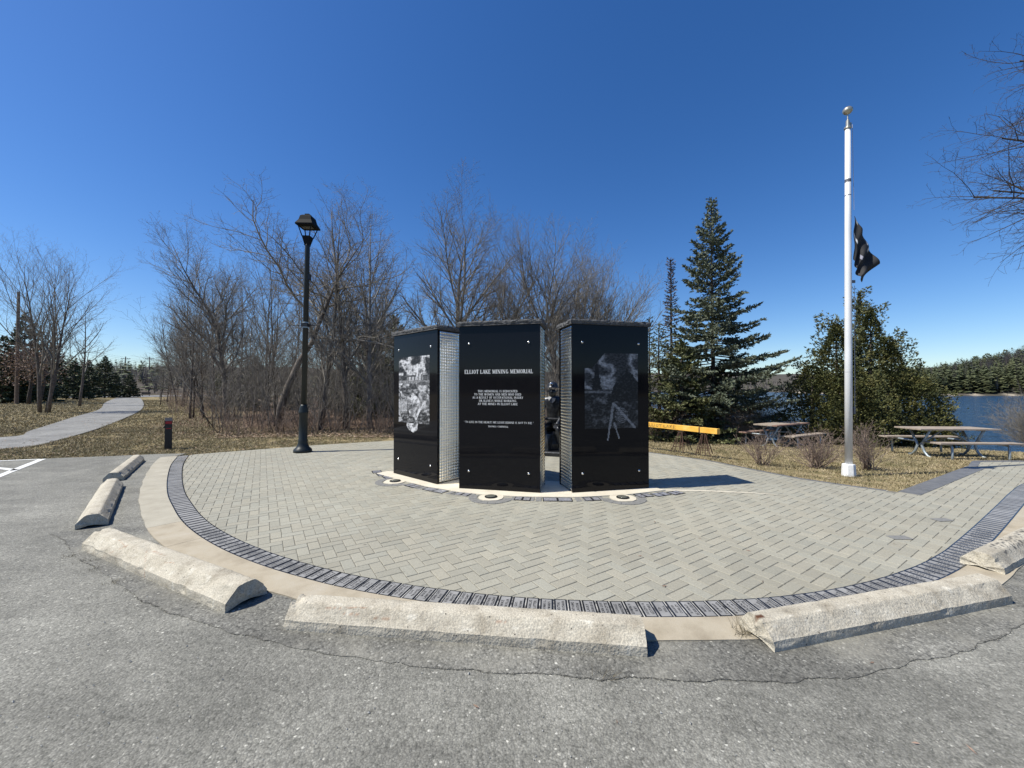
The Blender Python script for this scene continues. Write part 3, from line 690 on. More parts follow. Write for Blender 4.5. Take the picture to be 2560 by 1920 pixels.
def text_mesh(mb, s, width, h, serif=True, thick=0.17, thin=0.075, ox=0.0, oy=0.0, maxh=None):
    """letters in the XY plane, centred on ox, baseline oy, scaled in x so that the line is `width` wide"""
    tw = sum(GL[c][0] + 0.1 for c in s) - 0.1
    sx = width / tw if width else h; x = ox - tw * sx / 2
    zc = [0.0]
    def quad(a, b, w0):
        dx, dy = b[0] - a[0], b[1] - a[1]
        l = sqrt(dx * dx + dy * dy) or 1; nx, ny = -dy / l * w0 / 2, dx / l * w0 / 2
        zc[0] += 0.00002
        P = [(a[0] - nx, a[1] - ny), (b[0] - nx, b[1] - ny), (b[0] + nx, b[1] + ny), (a[0] + nx, a[1] + ny)]
        mb.add([(x + p[0] * sx, oy + p[1] * h, zc[0]) for p in P], [(0, 1, 2, 3)])
    for c in s:
        wd, st, sf = GL[c]
        for q in st:
            w = thick if q[-1] else (thin if serif else thick)
            if q[0] == 'L': quad((q[1], q[2]), (q[3], q[4]), w)
            else:
                _, cx, cy, rx, ry, a0, a1, _k = q
                rx -= w * 0.5; ry -= thin * 0.5; n = 9 if h > 0.03 else 5; pr = None
                for i in range(n + 1):
                    a = radians(a0 + (a1 - a0) * i / n)
                    ww = (thin + (w - thin) * abs(cos(a))) if serif else w
                    cur = (cx + rx * cos(a), cy + ry * sin(a), ww)
                    if pr:
                        P = []
                        for k, (px, py, pw) in enumerate((pr, cur)):
                            aa = radians(a0 + (a1 - a0) * (i - 1 + k) / n); P.append(((px - cos(aa) * pw / 2, py - sin(aa) * pw / 2), (px + cos(aa) * pw / 2, py + sin(aa) * pw / 2)))
                        mb.add([(x + p[0] * sx, oy + p[1] * h, 0.0) for p in (P[0][0], P[0][1], P[1][1], P[1][0])], [(0, 1, 2, 3)])
                    pr = cur
        if serif:
            for (px, py) in sf:
                y0 = py + (0.03 if py == 0 else (-0.03 if py == 1 else 0)); quad((px - .13, y0), (px + .13, y0), 0.06)
        x += (wd + 0.1) * sx

# ------------------------------------------------------------------ engraved memorial bricks
BB = empty('brick_border', kind='structure', label='curved border of engraved black memorial bricks')
mb = MB(); a_ = offset(INNER, 0.004); b_ = offset(INNER, 0.215); n = len(INNER)
mb.v = [(p[0], p[1], 0.0045) for p in a_] + [(p[0], p[1], 0.0045) for p in b_]; mb.f = [(i, n + i, n + i + 1, i + 1) for i in range(n - 1)]; mb.m = [0] * (n - 1)
mb.build('mortar_bed', M['mortar'], BB)
NAMES = ["JULIEN E/MARCOTTE", "GUY/TRUDEL", "MIKE/LAMPION", "JEAN-GUY/ROY", "BARCLAY/WHITE", "JEAN-CLAUDE/VINCENT", "JOSELYNE/VINCENT", "ARTHUR/BULLEAU", "MIKE/ARYLIA", "GUS/BROWN", "CHARLIE/CLUTTER",
         "THOMAS L/EDWARDS", "HECTOR/ROBICHAUD", "ANTOINE/LAUZON", "LARRY/BEAUBRIDGE", "JEAN-GUY/TRIPETTE", "GEORGE/MAKINEN", "EDWIN H/KAY", "JOSEPH A/LESTARD", "ED/HILL", "DAVID/CONLEY", "RONALD/DE BERGERON", "MARC/ROSS",
         "EDWARD/FOURNIER", "WILLIAM Z/GREGORY"]
def brick_mesh(k):
    b = MB(); w, l = 0.0925, 0.2
    b.box((0, 0, 0.0), (l, w, 0.05), bev=0.002)
    x, y = l / 2 - 0.012, w / 2 - 0.0115
    b.add([(-x, -y, 0.0254), (x, -y, 0.0254), (x, y, 0.0254), (-x, y, 0.0254)], [(0, 1, 2, 3)], 1)
    return b.mesh('brick', [M['brick'], M['brick_face']])
bms = [brick_mesh(0)]
tcache = {}
nb = 0
for i in range(0, len(INNER) - 2):
    p, q = INNER[i], INNER[i + 1]
    dx, dy = q[0] - p[0], q[1] - p[1]; l = sqrt(dx * dx + dy * dy); dx /= l; dy /= l
    cx, cy = (p[0] + q[0]) / 2 + dy * 0.102, (p[1] + q[1]) / 2 - dx * 0.102
    ang = atan2(dx, -dy)                                     # brick's long side points inwards
    o = link(bms[0], 'brick', BB, (cx, cy, -0.0165 + rp.uniform(-0.001, 0.001)), (rp.uniform(-.008, .008), rp.uniform(-.006, .006), ang + rp.uniform(-.012, .012)))
    nb += 1
    if cy < 4.3 and cx < 5.2:
        nm = NAMES[(i + 8) % len(NAMES)]
        if nm not in tcache:
            b = MB(); L = nm.split('/')
            for k, s in enumerate(L): text_mesh(b, s, min(0.15, 0.0165 * len(s) + 0.01), 0.019, False, 0.16, 0.16, 0, 0.007 - k * 0.033)
            tcache[nm] = b.mesh('lettering', M['brick_text'])
        link(tcache[nm], 'lettering', o, (0, 0, 0.0262))

# charcoal edging along the lawn corner and the path
CE = empty('charcoal_edging', kind='structure', label='charcoal brick edging between lawn and paved walk')
def row(P, w, step, m, z, parent, name='edging_brick', l=None, limit=300):
    P = resample(P, step); b = MB(); b.box((0, 0, 0), (w, (l or step) - 0.008, 0.05), bev=0.002); me = b.mesh(name, m)
    for i in range(len(P) - 1):
        p, q = P[i], P[i + 1]; dx, dy = q[0] - p[0], q[1] - p[1]; L_ = sqrt(dx * dx + dy * dy); dx /= L_; dy /= L_
        link(me, name, parent, ((p[0] + q[0]) / 2 + dy * w / 2, (p[1] + q[1]) / 2 - dx * w / 2, z), (rp.uniform(-.006, .006), 0, atan2(dx, -dy) + rp.uniform(-.01, .01)))
M['edge_brick'] = mat('slate_grey_brick', (0.09, 0.093, 0.1), 0.5, cols=[(0.3, (0.09, 0.09, 0.087)), (0.7, (0.165, 0.163, 0.158))], scale=7, fine=0.2, fscale=200)
row([(5.87, 5.87), (9.30, 7.86)], 0.24, 0.1, M['edge_brick'], -0.018, CE)
row([(9.30, 7.86), (10.05, 8.42), (11.2, 8.42)], 0.12, 0.2, M['edge_brick'], -0.018, CE)
row([(3.41, 9.6), (4.33, 8.5), (4.62, 7.75), (5.04, 6.78), (5.45, 6.28), (5.87, 5.87)], 0.085, 0.2, M['edge_brick'], -0.0205, CE)

# ------------------------------------------------------------------ memorial: cream pad, plaques, lights
sheet('memorial_pad', PADP, 0.012, M['pad'], 0.04, kind='structure', label='curved cream concrete pad under the black pillars')
# circle fitted through the light pots
CC = (0.78, 8.95)
def polar(r, a): return (CC[0] + r * sin(a), CC[1] - r * cos(a))
PB = empty('plaque_band', kind='structure', label='band of grey pavers and bronze plaques along the pad')
M['plaque'] = mat('pewter_plaque', (0.3, 0.3, 0.31), 0.4, metal=0.3, cols=[(0.35, (0.16, 0.16, 0.17)), (0.6, (0.4, 0.4, 0.42))], scale=45, detail=3)
M['plaque_rim'] = mat('black_plaque_rim', (0.01, 0.01, 0.011), 0.35)
pots = [(-1.974, 6.515), (-0.303, 5.558), (1.584, 5.521)]
pota = [atan2(p[0] - CC[0], CC[1] - p[1]) for p in pots]; potr = [sqrt((p[0] - CC[0]) ** 2 + (p[1] - CC[1]) ** 2) for p in pots]
def band_r(a):
    if a <= pota[0]: return potr[0]
    if a >= pota[2]: return potr[2]
    k = 0 if a < pota[1] else 1; t = (a - pota[k]) / (pota[k + 1] - pota[k]); return potr[k] + (potr[k + 1] - potr[k]) * t
def band_item(a, w, d, m, nm, z=0.003, dr=0.0, h=0.03, rim=False):
    r = band_r(a) + dr; x, y = polar(r, a)
    b = MB()
    if rim:
        b.box((0, 0, 0), (w, d, h), bev=0.002)
        for sx in (-1, 1):
            x0 = sx * w / 4; b.add([(x0 - w / 4 + .014, -d / 2 + .014, h / 2 + .0006), (x0 + w / 4 - .014, -d / 2 + .014, h / 2 + .0006), (x0 + w / 4 - .014, d / 2 - .014, h / 2 + .0006), (x0 - w / 4 + .014, d / 2 - .014, h / 2 + .0006)], [(0, 1, 2, 3)], 1)
        o = b.build(nm, [M['plaque_rim'], M['plaque']], PB)
    else:
        b.box((0, 0, 0), (w, d, h), bev=0.003); o = b.build(nm, m, PB)
    o.location = (x, y, z - h / 2 + 0.004); o.rotation_euler = (0, 0, a); return o
for k, (p, a) in enumerate(zip(pots, pota)):
    # half ring of charcoal pavers round each light
    for q in range(9):
        an = a - pi / 2 - radians(100) + radians(200) * (q + .5) / 9
        b = MB(); b.prism([(rr * cos(an + s * radians(10.6)), rr * sin(an + s * radians(10.6))) for rr, s in ((.205, -1), (.325, -1), (.325, 1), (.205, 1))], -0.03, 0)
        o = b.build('ring_paver', M['paver_dark'], PB); o.location = (p[0], p[1], 0.006)
    b = MB(); rr = [0.185 + 0.01 * rp.uniform(-1, 1) for _ in range(12)]
    b.prism([(rr[i] * cos(2 * pi * i / 12), rr[i] * sin(2 * pi * i / 12)) for i in range(12)], -0.03, 0)
    o = b.build('cream_collar', M['pad'], PB); o.location = (p[0], p[1], 0.009)
    g = empty('ground_light', (p[0], p[1], 0.009), 0, ['round black in-ground light before the left pillar', 'round black in-ground light before the middle pillar', 'round black in-ground light before the right pillar'][k], 'light', 'in-ground lights along the pad')
    b = MB(); b.lathe([(0.09, 0), (0.09, 0.012), (0.078, 0.016)], 24); b.build('rim', M['black_satin'], g)
    b = MB(); b.lathe([(0.074, 0.0165), (0.06, 0.019), (0.03, 0.021), (0.001, 0.0215)], 20); b.build('lens', M['lampglass'], g, smooth=True)
dd = pota[1] - pota[0]
for base, span in ((pota[0], pota[1] - pota[0]), (pota[1], pota[2] - pota[1])):
    for f, w, rim in ((.24, .26, 1), (.50, .46, 1), (.76, .26, 1), (.36, .1, 0), (.655, .1, 0), (.17, .07, 0), (.84, .07, 0), (.315, .06, 0), (.70, .06, 0)):
        a = base + span * f; dr = 0.115
        band_item(a, w * (.8 if not rim else .9), .17, M['paver_dark'], 'plaque' if rim else 'charcoal_paver', dr=-0.0 - 0.03, rim=bool(rim))
for s, (f0) in ((-1, pota[0]), (1, pota[2])):
    for q, (o_, w) in enumerate(((.105, .24), (.185, .26), (.26, .22))):
        band_item(f0 + s * o_, w, .17, None, 'plaque', rim=True, dr=-0.03 + 0.04 * q)
# pale saw-cut filled line running right from the pad
P = [(2.3, 5.96), (2.9, 5.93), (3.6, 5.80), (4.0, 5.66)]
mb = MB(); ww = [0.035, 0.03, 0.022, 0.004]
mb.v = [(p[0], p[1] - w, 0.0035) for p, w in zip(P, ww)] + [(p[0], p[1] + w, 0.0035) for p, w in zip(P, ww)]; mb.f = [(i, i + 1, 5 + i, 4 + i) for i in range(3)]; mb.m = [0] * 3
mb.build('pale_scar', M['pad'], kind='structure', label='pale mortar streak on the paving right of the pad')

# ------------------------------------------------------------------ memorial pillars
PH = 2.53
def quilt_mesh(w, h):
    nx = int(w / 0.048); ny = int(h / 0.048); s = 4; b = MB(); NX = nx * s + 1; NY = ny * s + 1
    for j in range(NY):
        for i in range(NX):
            d = 0.011 * max(0, sin(pi * (i % s) / s)) ** 1.0 * max(0, sin(pi * (j % s) / s)) ** 1.0
            b.v.append((-w / 2 + w * i / (NX - 1), -d - 0.0015 * sin(i * .09), h * j / (NY - 1)))
    for j in range(NY - 1):
        for i in range(NX - 1):
            a = j * NX + i; b.f.append((a, a + 1, a + NX + 1, a + NX))
    b.m = [0] * len(b.f); return b.mesh('steel_panel', M['steel'], True)
DP = 0.56
quilt = quilt_mesh(DP - 0.11, PH - 0.04)
def rough_cap(w, d, seed):
    b = MB(); h = 0.07; n = 60; m = 26
    per = []
    for i in range(n): per.append((-w / 2 + w * i / n, -d / 2, 0, -1))
    for i in range(m): per.append((w / 2, -d / 2 + d * i / m, 1, 0))
    for i in range(n): per.append((w / 2 - w * i / n, d / 2, 0, 1))
    for i in range(m): per.append((-w / 2, d / 2 - d * i / m, -1, 0))
    K = len(per); zs = [0, 0.012, 0.03, 0.05, h]
    for k, z in enumerate(zs):
        for (x, y, ax, ay) in per:
            e = 0 if k == 0 else 0.018 * nz(x * 16 + seed, y * 16, z * 30) + (0.004 if k in (2, 3) else -0.004)
            b.v.append((x + ax * e, y + ay * e, z + (0.009 * nz(x * 11, y * 11, seed) if k == 4 else 0)))
    for k in range(len(zs) - 1):
        for i in range(K): j = (i + 1) % K; b.f.append((k * K + i, k * K + j, (k + 1) * K + j, (k + 1) * K + i))
    b.f.append(tuple(range(K - 1, -1, -1))); b.f.append(tuple(range(4 * K, 5 * K))); b.m = [0] * len(b.f)
    return b
def fbm(x, y, z=0, o=4):
    s = 0; a = 0.5
    for _ in range(o): s += a * noise.noise((x, y, z)); x *= 2.03; y *= 2.03; a *= 0.55
    return s
def ell(x, y, cx, cy, rx, ry): return 1 - sqrt(((x - cx) / rx) ** 2 + ((y - cy) / ry) ** 2)
def etch(kind, w, h, dark=1.0):
    """laser-etched picture: grey values on a fine grid, the picture's own print"""
    nx, ny = 76, 190; lo = -0.16; b = MB(); b.c = []; keep = {}
    def val(u, v):      # u 0..1 left-right, v 0..1 bottom-top
        if kind == 0:
            if v > .72:   # billowing clouds
                c = 1 - abs(2 * fbm(u * 2.6 + 3, v * 5.5, 1, 5)) * 2.2; g = .05 + .8 * max(0, c) ** 1.3 * (0.55 + .7 * fbm(u * 9, v * 18, 4))
            elif v > .62: g = .06 + .12 * (fbm(u * 4, v * 14, 6) + .3)
            else: g = .04 + .8 * max(0, abs(fbm(u * 5 + 2 * fbm(u * 3, v * 5), v * 9, 8, 5)) * 1.5 - .03) 
            if v < .64 and v > .60: g = .2 + .3 * max(0, fbm(u * 12, 3, 1))
            # headframe and plant
            if .28 < u < .8 and .645 < v < (.70 if u < .58 else .735): g = .34 if ((u * 9) % 1) < .72 else .1
            if .60 < u < .635 and .7 < v < .89: g = .5
            # miner in helmet, upper right
            e = ell(u, v, .78, .54, .16, .085)
            if e > 0: g = .16 + .6 * e * (0.8 + fbm(u * 22, v * 40, 2))
            if ell(u, v, .78, .53, .1, .055) > 0: g = .32 + .3 * fbm(u * 20, v * 34, 9) + .3 * (u - .7)
            if ell(u, v, .80, .595, .15, .03) > 0: g = .12
            if ell(u, v, .81, .34, .2, .14) > 0: g = .1 + .55 * max(0, fbm(u * 9, v * 13, 12) + .25)
            # second figure bending, lower left
            if ell(u, v, .52, .26, .2, .16) > 0: g = .12 + .65 * max(0, fbm(u * 8 - v * 6, v * 10, 15) + .22)
            if ell(u, v, .55, .385, .065, .03) > 0: g = .6
            if abs((u - .62) - (v - .1) * .9) < .012 and .05 < v < .3: g = .55
            if u < .3 and .15 < v < .34 and (v * 55) % 1 < .45: g = .34
            if v < 0: 
                if ell(u, v, .46, -.02, .22, .13) < 0.12 + .25 * fbm(u * 9, v * 14, 3): return None
                g = .12 + .75 * max(0, fbm(u * 10, v * 16, 5) + .3)
        else:
            if v > .52:
                c = 1 - abs(2 * fbm(u * 2.2 + 7, v * 3.6, 2, 5)) * 2.4; g = .07 + .34 * max(0, c) ** 1.3
            else: g = .04 + .42 * max(0, fbm(u * 7, v * 12, 21, 5)) 
            if .47 < v < .5: g = .2
            # lone pine left, pine mass right
            tw = (.93 - v) * .42
            if .52 < v < .92 and abs(u - .22) < tw * (0.45 + .9 * abs(fbm(u * 15, v * 30, 4))): g = .015
            if v < .9 and .36 < v and u > .58 - (.82 - v) * .25 + .16 * fbm(u * 6, v * 12, 2) and v < .8 - .9 * abs(u - .8) + .12 * fbm(u * 14, v * 8, 1): g = .02 + .1 * max(0, fbm(u * 16, v * 22, 1))
            if v > .8 and u < .12 + (v - .8) * 1.2: return None
            # headframe legs / roots
            for x0, y0, x1, y1, wd in ((.53, .34, .42, -.16, .022), (.53, .34, .95, .0, .02), (.53, .34, .50, .12, .012), (.54, .08, .64, -.14, .02)):
                tt = ((u - x0) * (x1 - x0) + (v - y0) * (y1 - y0)) / ((x1 - x0) ** 2 + (y1 - y0) ** 2)
                if 0 <= tt <= 1 and sqrt((u - x0 - tt * (x1 - x0)) ** 2 + ((v - y0 - tt * (y1 - y0)) * 1.2) ** 2) < wd * (1 + .4 * fbm(v * 20, 0)): return .3
            if ell(u, v, .68, .18, .12, .11) > 0: g = .05 + .3 * max(0, sin(ell(u, v, .7, .2, .1, .1) * 26))
            if v < 0: return None
        return max(0.0, g)
    idx = {}
    for j in range(ny + 1):
        v = lo + (1 - lo) * j / ny
        for i in range(nx + 1):
            u = i / nx; g = val(u, v); idx[i, j] = None if g is None else len(b.v)
            if g is None: continue
            g = max(0.0, g + .5 * fbm(u * 26, v * 46, 31, 3) * (.3 + g)); g = max(0.006, min(0.7, (g * (1.5 if kind == 0 else 1.8) * dark)) ** (1.5 if kind == 0 else 1.35))
            b.v.append(((u - .5) * w, 0, v * h)); b.c.append((g, g, g * 1.01, 1))
    for j in range(ny):
        for i in range(nx):
            q = [idx[i, j], idx[i + 1, j], idx[i + 1, j + 1], idx[i, j + 1]]
            if None not in q: b.f.append(tuple(q))
    b.m = [0] * len(b.f); return b
def pillar(FL, FR, label, art):
    fl = Vector((*FL, 0)); fr = Vector((*FR, 0)); d = (fr - fl).normalized(); Wd = (fr - fl).length
    ang = atan2(d.y, d.x); nb_ = Vector((-d.y, d.x, 0))
    c = (fl + fr) / 2 + nb_ * DP / 2
    g = empty('memorial_pillar', (c.x, c.y, 0.012), ang, label, 'pillar', 'black granite memorial pillars')
    b = MB(); b.box((0, 0, PH / 2), (Wd - 0.03, DP - 0.08, PH - 0.004)); b.build('core', M['granite_edge'], g)
    for s in (-1, 1):
        b = MB(); b.box((0, s * (DP / 2 - 0.02), PH / 2), (Wd, 0.04, PH)); b.build('granite_slab', [M['granite']], g)
    for s in (-1, 1):
        o = link(quilt, 'steel_panel', g, (s * (Wd / 2 - 0.006), 0, 0.02), (0, 0, s * pi / 2))
    b = rough_cap(Wd + 0.07, DP + 0.07, Wd * 7 + FL[0]); o = b.build('cap_stone', M['granite_rough'], g); o.location = (0, 0, PH + 0.002)
    for fx in (-.375, .365):
        for z in (2.27, 0.29):
            b = MB(); b.lathe([(0.019, 0), (0.019, 0.006), (0.014, 0.012), (0.006, 0.0155), (0.001, 0.016)], 14)
            o = b.build('bolt', M['bolt'], g, smooth=True); o.location = (fx * Wd, -DP / 2, z - 0.012); o.rotation_euler = (pi / 2, 0, 0)
    fy = -DP / 2 - 0.0015
    if art == 'text':
        def line(s, z, w, h, x=0.0, t=.19, th=.08):
            b = MB(); text_mesh(b, s, w, h, True, t, th); o = b.build('lettering', M['letter'], g); o.location = (x, fy, z - 0.012); o.rotation_euler = (pi / 2, 0, 0)
        line("ELLIOT LAKE MINING MEMORIAL", 1.80, 1.08, 0.060, -0.01, .17, .075)
        for s, z, w in (("THIS MEMORIAL IS DEDICATED", 1.512, .63), ("TO THE WOMEN AND MEN WHO DIED", 1.463, .745), ("AS A RESULT OF OCCUPATIONAL INJURY", 1.414, .80), ("OR ILLNESS WHILE WORKING", 1.365, .59), ("AT THE MINES IN ELLIOT LAKE", 1.316, .63)):
            line(s, z, w, 0.033, -0.02, .15, .08)
        line('" TO LIVE IN THE HEARTS WE LEAVE BEHIND IS NOT TO DIE "', 1.035, 1.10, 0.03, -0.01, .14, .075)
        line('THOMAS CAMPBELL', 0.975, .32, 0.024, -0.01, .14, .075)
    elif art == 'mine':
        o = etch(0, .71 * Wd, 1.17).build('etched_picture', M['etch'], g); o.location = (-.015 * Wd, fy, 0.95)
    else:
        o = etch(1, .70 * Wd, 1.16, .55).build('etched_picture', M['etch'], g); o.location = (.005 * Wd, fy, 0.94)
    return g
pillar((-2.19, 7.13), (-1.22, 6.28), 'left black pillar etched with miners and a headframe, facing the lot', 'mine')
pillar((-0.827, 6.03), (0.421, 5.76), 'middle black pillar lettered ELLIOT LAKE MINING MEMORIAL', 'text')
pillar((0.905, 5.765), (2.151, 6.06), 'right black pillar etched with pines and tree roots', 'pines')

# ------------------------------------------------------------------ bronze miner seated behind the pillars
def skin_body(name, V, E, rad, m, parent, root=0, sub=1):
    me = bpy.data.meshes.new(name); me.from_pydata(V, E, []); o = bpy.data.objects.new(name, me); COL.objects.link(o)
    o.parent = parent
    md = o.modifiers.new('skin', 'SKIN'); md.use_smooth_shade = True
    for i, r in enumerate(rad):
        s = me.skin_vertices[0].data[i]; s.radius = (r, r) if not isinstance(r, tuple) else r; s.use_root = (i == root)
    sd = o.modifiers.new('sub', 'SUBSURF'); sd.levels = sub; sd.render_levels = sub
    me.materials.append(m); return o
st = empty('miner_statue', (0.98, 9.35, 0.0), radians(-18), 'dark bronze statue of a seated miner in a lamp helmet, seen between the pillars', 'statue')
b = MB(); b.box((0.05, 0.1, 0.05), (1.5, 1.0, 0.10), bev=0.02); b.build('base', M['bronze'], st)
b = MB(); rr = random.Random(3)
b.lathe([(0.42, .1), (.4, .25), (.36, .48), (.3, .54), (0.01, .55)], 12, (0.02, 0.28, 0)); b.v = [(x + .05 * nz(x * 6, y * 6, z * 6), y + .05 * nz(x * 6, y * 6, z * 6 + 9), z) for x, y, z in b.v]
b.build('rock_seat', M['bronze'], st)
V = [(0, .2, .66), (0, .18, .85), (0, .14, 1.08), (0, .12, 1.28), (0, .08, 1.37), (0, .02, 1.47), (0, .01, 1.57),
     (-.21, .12, 1.30), (-.27, .06, 1.03), (-.2, -.2, .84), (-.17, -.30, .77),
     (.21, .12, 1.30), (.29, .04, 1.04), (.2, -.18, .80), (.16, -.28, .72),
     (-.12, .16, .64), (-.19, -.24, .66), (-.19, -.26, .36), (-.19, -.24, .14), (-.2, -.40, .13),
     (.12, .16, .64), (.2, -.20, .64), (.22, -.12, .36), (.22, -.08, .14), (.24, -.24, .13)]
Ed = [(0, 1), (1, 2), (2, 3), (3, 4), (4, 5), (5, 6), (3, 7), (7, 8), (8, 9), (9, 10), (3, 11), (11, 12), (12, 13), (13, 14), (0, 15), (15, 16), (16, 17), (17, 18), (18, 19), (0, 20), (20, 21), (21, 22), (22, 23), (23, 24)]
rad = [(.19, .15), (.17, .13), (.19, .14), (.17, .13), .08, (.098, .105), (.105, .12), .085, .07, .052, .045, .085, .07, .052, .045, .11, .095, .075, .06, .055, .11, .095, .075, .06, .055]
skin_body('body', V, Ed, rad, M['bronze'], st, 0, 2)
for s, (hx, hy, hz) in ((-1, (-.17, -.30, .77)), (1, (.16, -.28, .72))):
    VV = [(hx, hy, hz), (hx, hy - .06, hz - .01)]; EE = [(0, 1)]; RR = [(.035, .022), (.042, .02)]
    for k in range(4):
        bx = hx + (k - 1.5) * .024; i0 = len(VV)
        ln = [.075, .09, .085, .065][k]
        VV += [(bx, hy - .08, hz - .012), (bx, hy - .08 - ln * .6, hz - .03), (bx, hy - .08 - ln * .8, hz - .03 - ln * .5)]
        EE += [(1, i0), (i0, i0 + 1), (i0 + 1, i0 + 2)]; RR += [.011, .0095, .008]
    i0 = len(VV); VV += [(hx - s * .045, hy - .02, hz - .01), (hx - s * .06, hy - .07, hz - .03)]; EE += [(0, i0), (i0, i0 + 1)]; RR += [.013, .01]
    skin_body('hand', VV, EE, RR, M['bronze'], st, 0, 1)
b = MB(); b.lathe([(.175, 1.60), (.16, 1.612), (.13, 1.618), (.128, 1.66), (.106, 1.715), (.055, 1.745), (.002, 1.75)], 20, (0, .03, 0)); b.build('helmet', M['bronze'], st, smooth=True)
b = MB(); b.lathe([(.034, 0), (.036, .03), (.03, .035), (.002, .036)], 14); o = b.build('helmet_lamp', M['bolt'], st, smooth=True); o.location = (0, -.085, 1.69); o.rotation_euler = (pi / 2, 0, 0)
b = MB(); b.lathe([(.012, 0), (.02, .015), (.006, .05)], 8, (0, -.105, 1.495)); b.build('nose', M['bronze'], st)
b = MB(); b.box((0, -.094, 1.46), (.05, .014, .01)); b.build('mouth', M['bronze'], st)
for s in (-1, 1):
    b = MB(); b.box((s * .035, -.105, 1.555), (.03, .014, .012)); b.build('brow', M['bronze'], st)
    b = MB(); b.box((s * .035, -.104, 1.538), (.022, .012, .009)); b.build('eye', M['bronze'], st)
    b = MB(); b.box((s * .108, .02, 1.52), (.014, .04, .06)); b.build('ear', M['bronze'], st)
    b = MB(); b.add([(0, .0, 1.40), (s * .11, -.0, 1.38), (s * .07, -.06, 1.28), (0, -.045, 1.22)], [(0, 1, 2, 3)]); b.build('collar', M['bronze'], st)
b = MB(); b.box((0, .14, .84), (.36, .30, .05), bev=.01); b.build('belt', M['bronze'], st)

# ------------------------------------------------------------------ wheel stops
def wheel_stop(p, ang, L, label, seed, w=0.255, h=0.145, chip=1, rough=1):
    """p = front-left bottom corner at ground, long axis along ang, body to the left of the axis"""
    g = bpy.data.meshes.new('wheel_stop'); rs = random.Random(seed)
    prof = [(0, 0), (0, .03), (0.002, .060), (.010, .068), (.035, .096), (.062, .128), (.072, .138), (.082, .142), (.125, .146), (.172, .143), (.182, .138), (.215, .1), (.246, .068), (.254, .058), (.255, .03), (.255, 0)]
    prof = [(a * w / .255, z * h / .146) for a, z in prof]
    # finer profile
    pf = []
    for i in range(len(prof) - 1):
        for k in range(3): t = k / 3; pf.append((prof[i][0] + (prof[i + 1][0] - prof[i][0]) * t, prof[i][1] + (prof[i + 1][1] - prof[i][1]) * t))
    pf.append(prof[-1]); n = len(pf); ns = int(L / 0.013); b = MB(); b.c = []; strk = [(rs.uniform(.3, 1.7), rs.uniform(.03, .12), rs.uniform(-.9, .9), rs.uniform(.05, .16)) for _ in range(5)]
    cy = w / 2; cz = h * .45
    for j in range(ns + 1):
        x = L * j / ns; e = min(x, L - x)
        for i, (y, z) in enumerate(pf):
            q = nz(x * 5 + seed, y * 7, z * 7) * .0045 * rough + nz(x * 30 + seed, y * 34, z * 30) * .0022 * rough + nz(x * 75 + seed, y * 75, z * 75) * .0016
            dy, dz = y - cy, z - cz; l = sqrt(dy * dy + dz * dz) or 1
            k = q
            bite = max(0, nz(x * 13 + seed * 3, y * 13, z * 13) - .22) * .12 * exp(-e / .05) * chip + max(0, nz(x * 5.1 + seed, y * 9, 8 + z * 9) - .42) * .05 * rough
            if z > 0.02: k -= bite
            else: k *= .5
            zz = max(0.0 if z > 0.001 else -0.004, z + dz / l * k)
            t = 1.0 - .10 * max(0, nz(x * 2.2, y * 12 + seed, 3)) * 3; tc = [t, t, t]
            if seed in (3, 4):
                for (sx, sy, sl, sn) in strk:
                    u_ = x - sx
                    if abs(u_) < sn and abs(y - sy - sl * u_ * (.5 if seed == 3 else .06)) < .003 and nz(x * 60, y * 40, 2) > -.15: tc = [.82, .66, .6]
            if seed == 6 and .05 < y < .17 and .25 < x < 1.6 and nz(x * 26, y * 60, 5) > .18 + .2 * abs(nz(x * 3, 0, 1)): tc = [.24, .25, .28]
            if seed == 5 and x < .05 and abs(y - .12) < .02 and z > .13: tc = [.22, .09, .04]
            if seed in (3, 5, 4) and nz(x * 9 + seed, y * 30, 9) > .5: tc = [1.22, 1.25, 1.3]
            b.c.append((*tc, 1))
            b.v.append((x + nz(y * 20 + seed, z * 20, j if e < .001 else 0) * .005 * (1 if e < .03 else 0), y + dy / l * k, zz))
    for j in range(ns):
        for i in range(n - 1):
            a = j * n + i; b.f.append((a, a + 1, a + n + 1, a + n))
    for side in (0, ns):
        c = len(b.v); 
        # end face: two inset rings so that it is rough, not flat
        base = side * n; rings = [[base + i for i in range(n)]]
        for t in (.45, .8):
            ring = []
            for i in range(n):
                vx, vy, vz = b.v[base + i]; ring.append(len(b.v))
                yy = vy + (cy - vy) * t; z2 = vz + (cz * .5 - vz) * t
                b.c.append((1, 1, 1, 1)); b.v.append((vx + (-1 if side == 0 else 1) * (.004 + .022 * nz(yy * 22, z2 * 22, seed + side)), yy, z2))
            rings.append(ring)
        for a, c2_ in zip(rings[:-1], rings[1:]):
            for i in range(n - 1):
                f = (a[i], c2_[i], c2_[i + 1], a[i + 1]); b.f.append(f if side == 0 else tuple(reversed(f)))
        b.f.append(tuple(rings[-1]) if side else tuple(reversed(rings[-1])))
    b.m = [0] * len(b.f)
    o = b.build('wheel_stop', M['stop'], smooth=False, label=label, cat='wheel stop', group='concrete wheel stops round the plaza edge')
    o.data.polygons.foreach_set('use_smooth', [True] * len(o.data.polygons)); o.data.set_sharp_from_angle(angle=radians(24))
    o.location = (p[0], p[1], 0.002); o.rotation_euler = (0, 0, ang)
    return o
def ws(a, b, L, *r, **k): wheel_stop(a, atan2(b[1] - a[1], b[0] - a[0]), L, *r, **k)
ws((-6.66, 6.62), (-8.05, 8.46), 2.25, 'farthest concrete wheel stop at the left, nearest the bollard', 1, rough=.6)
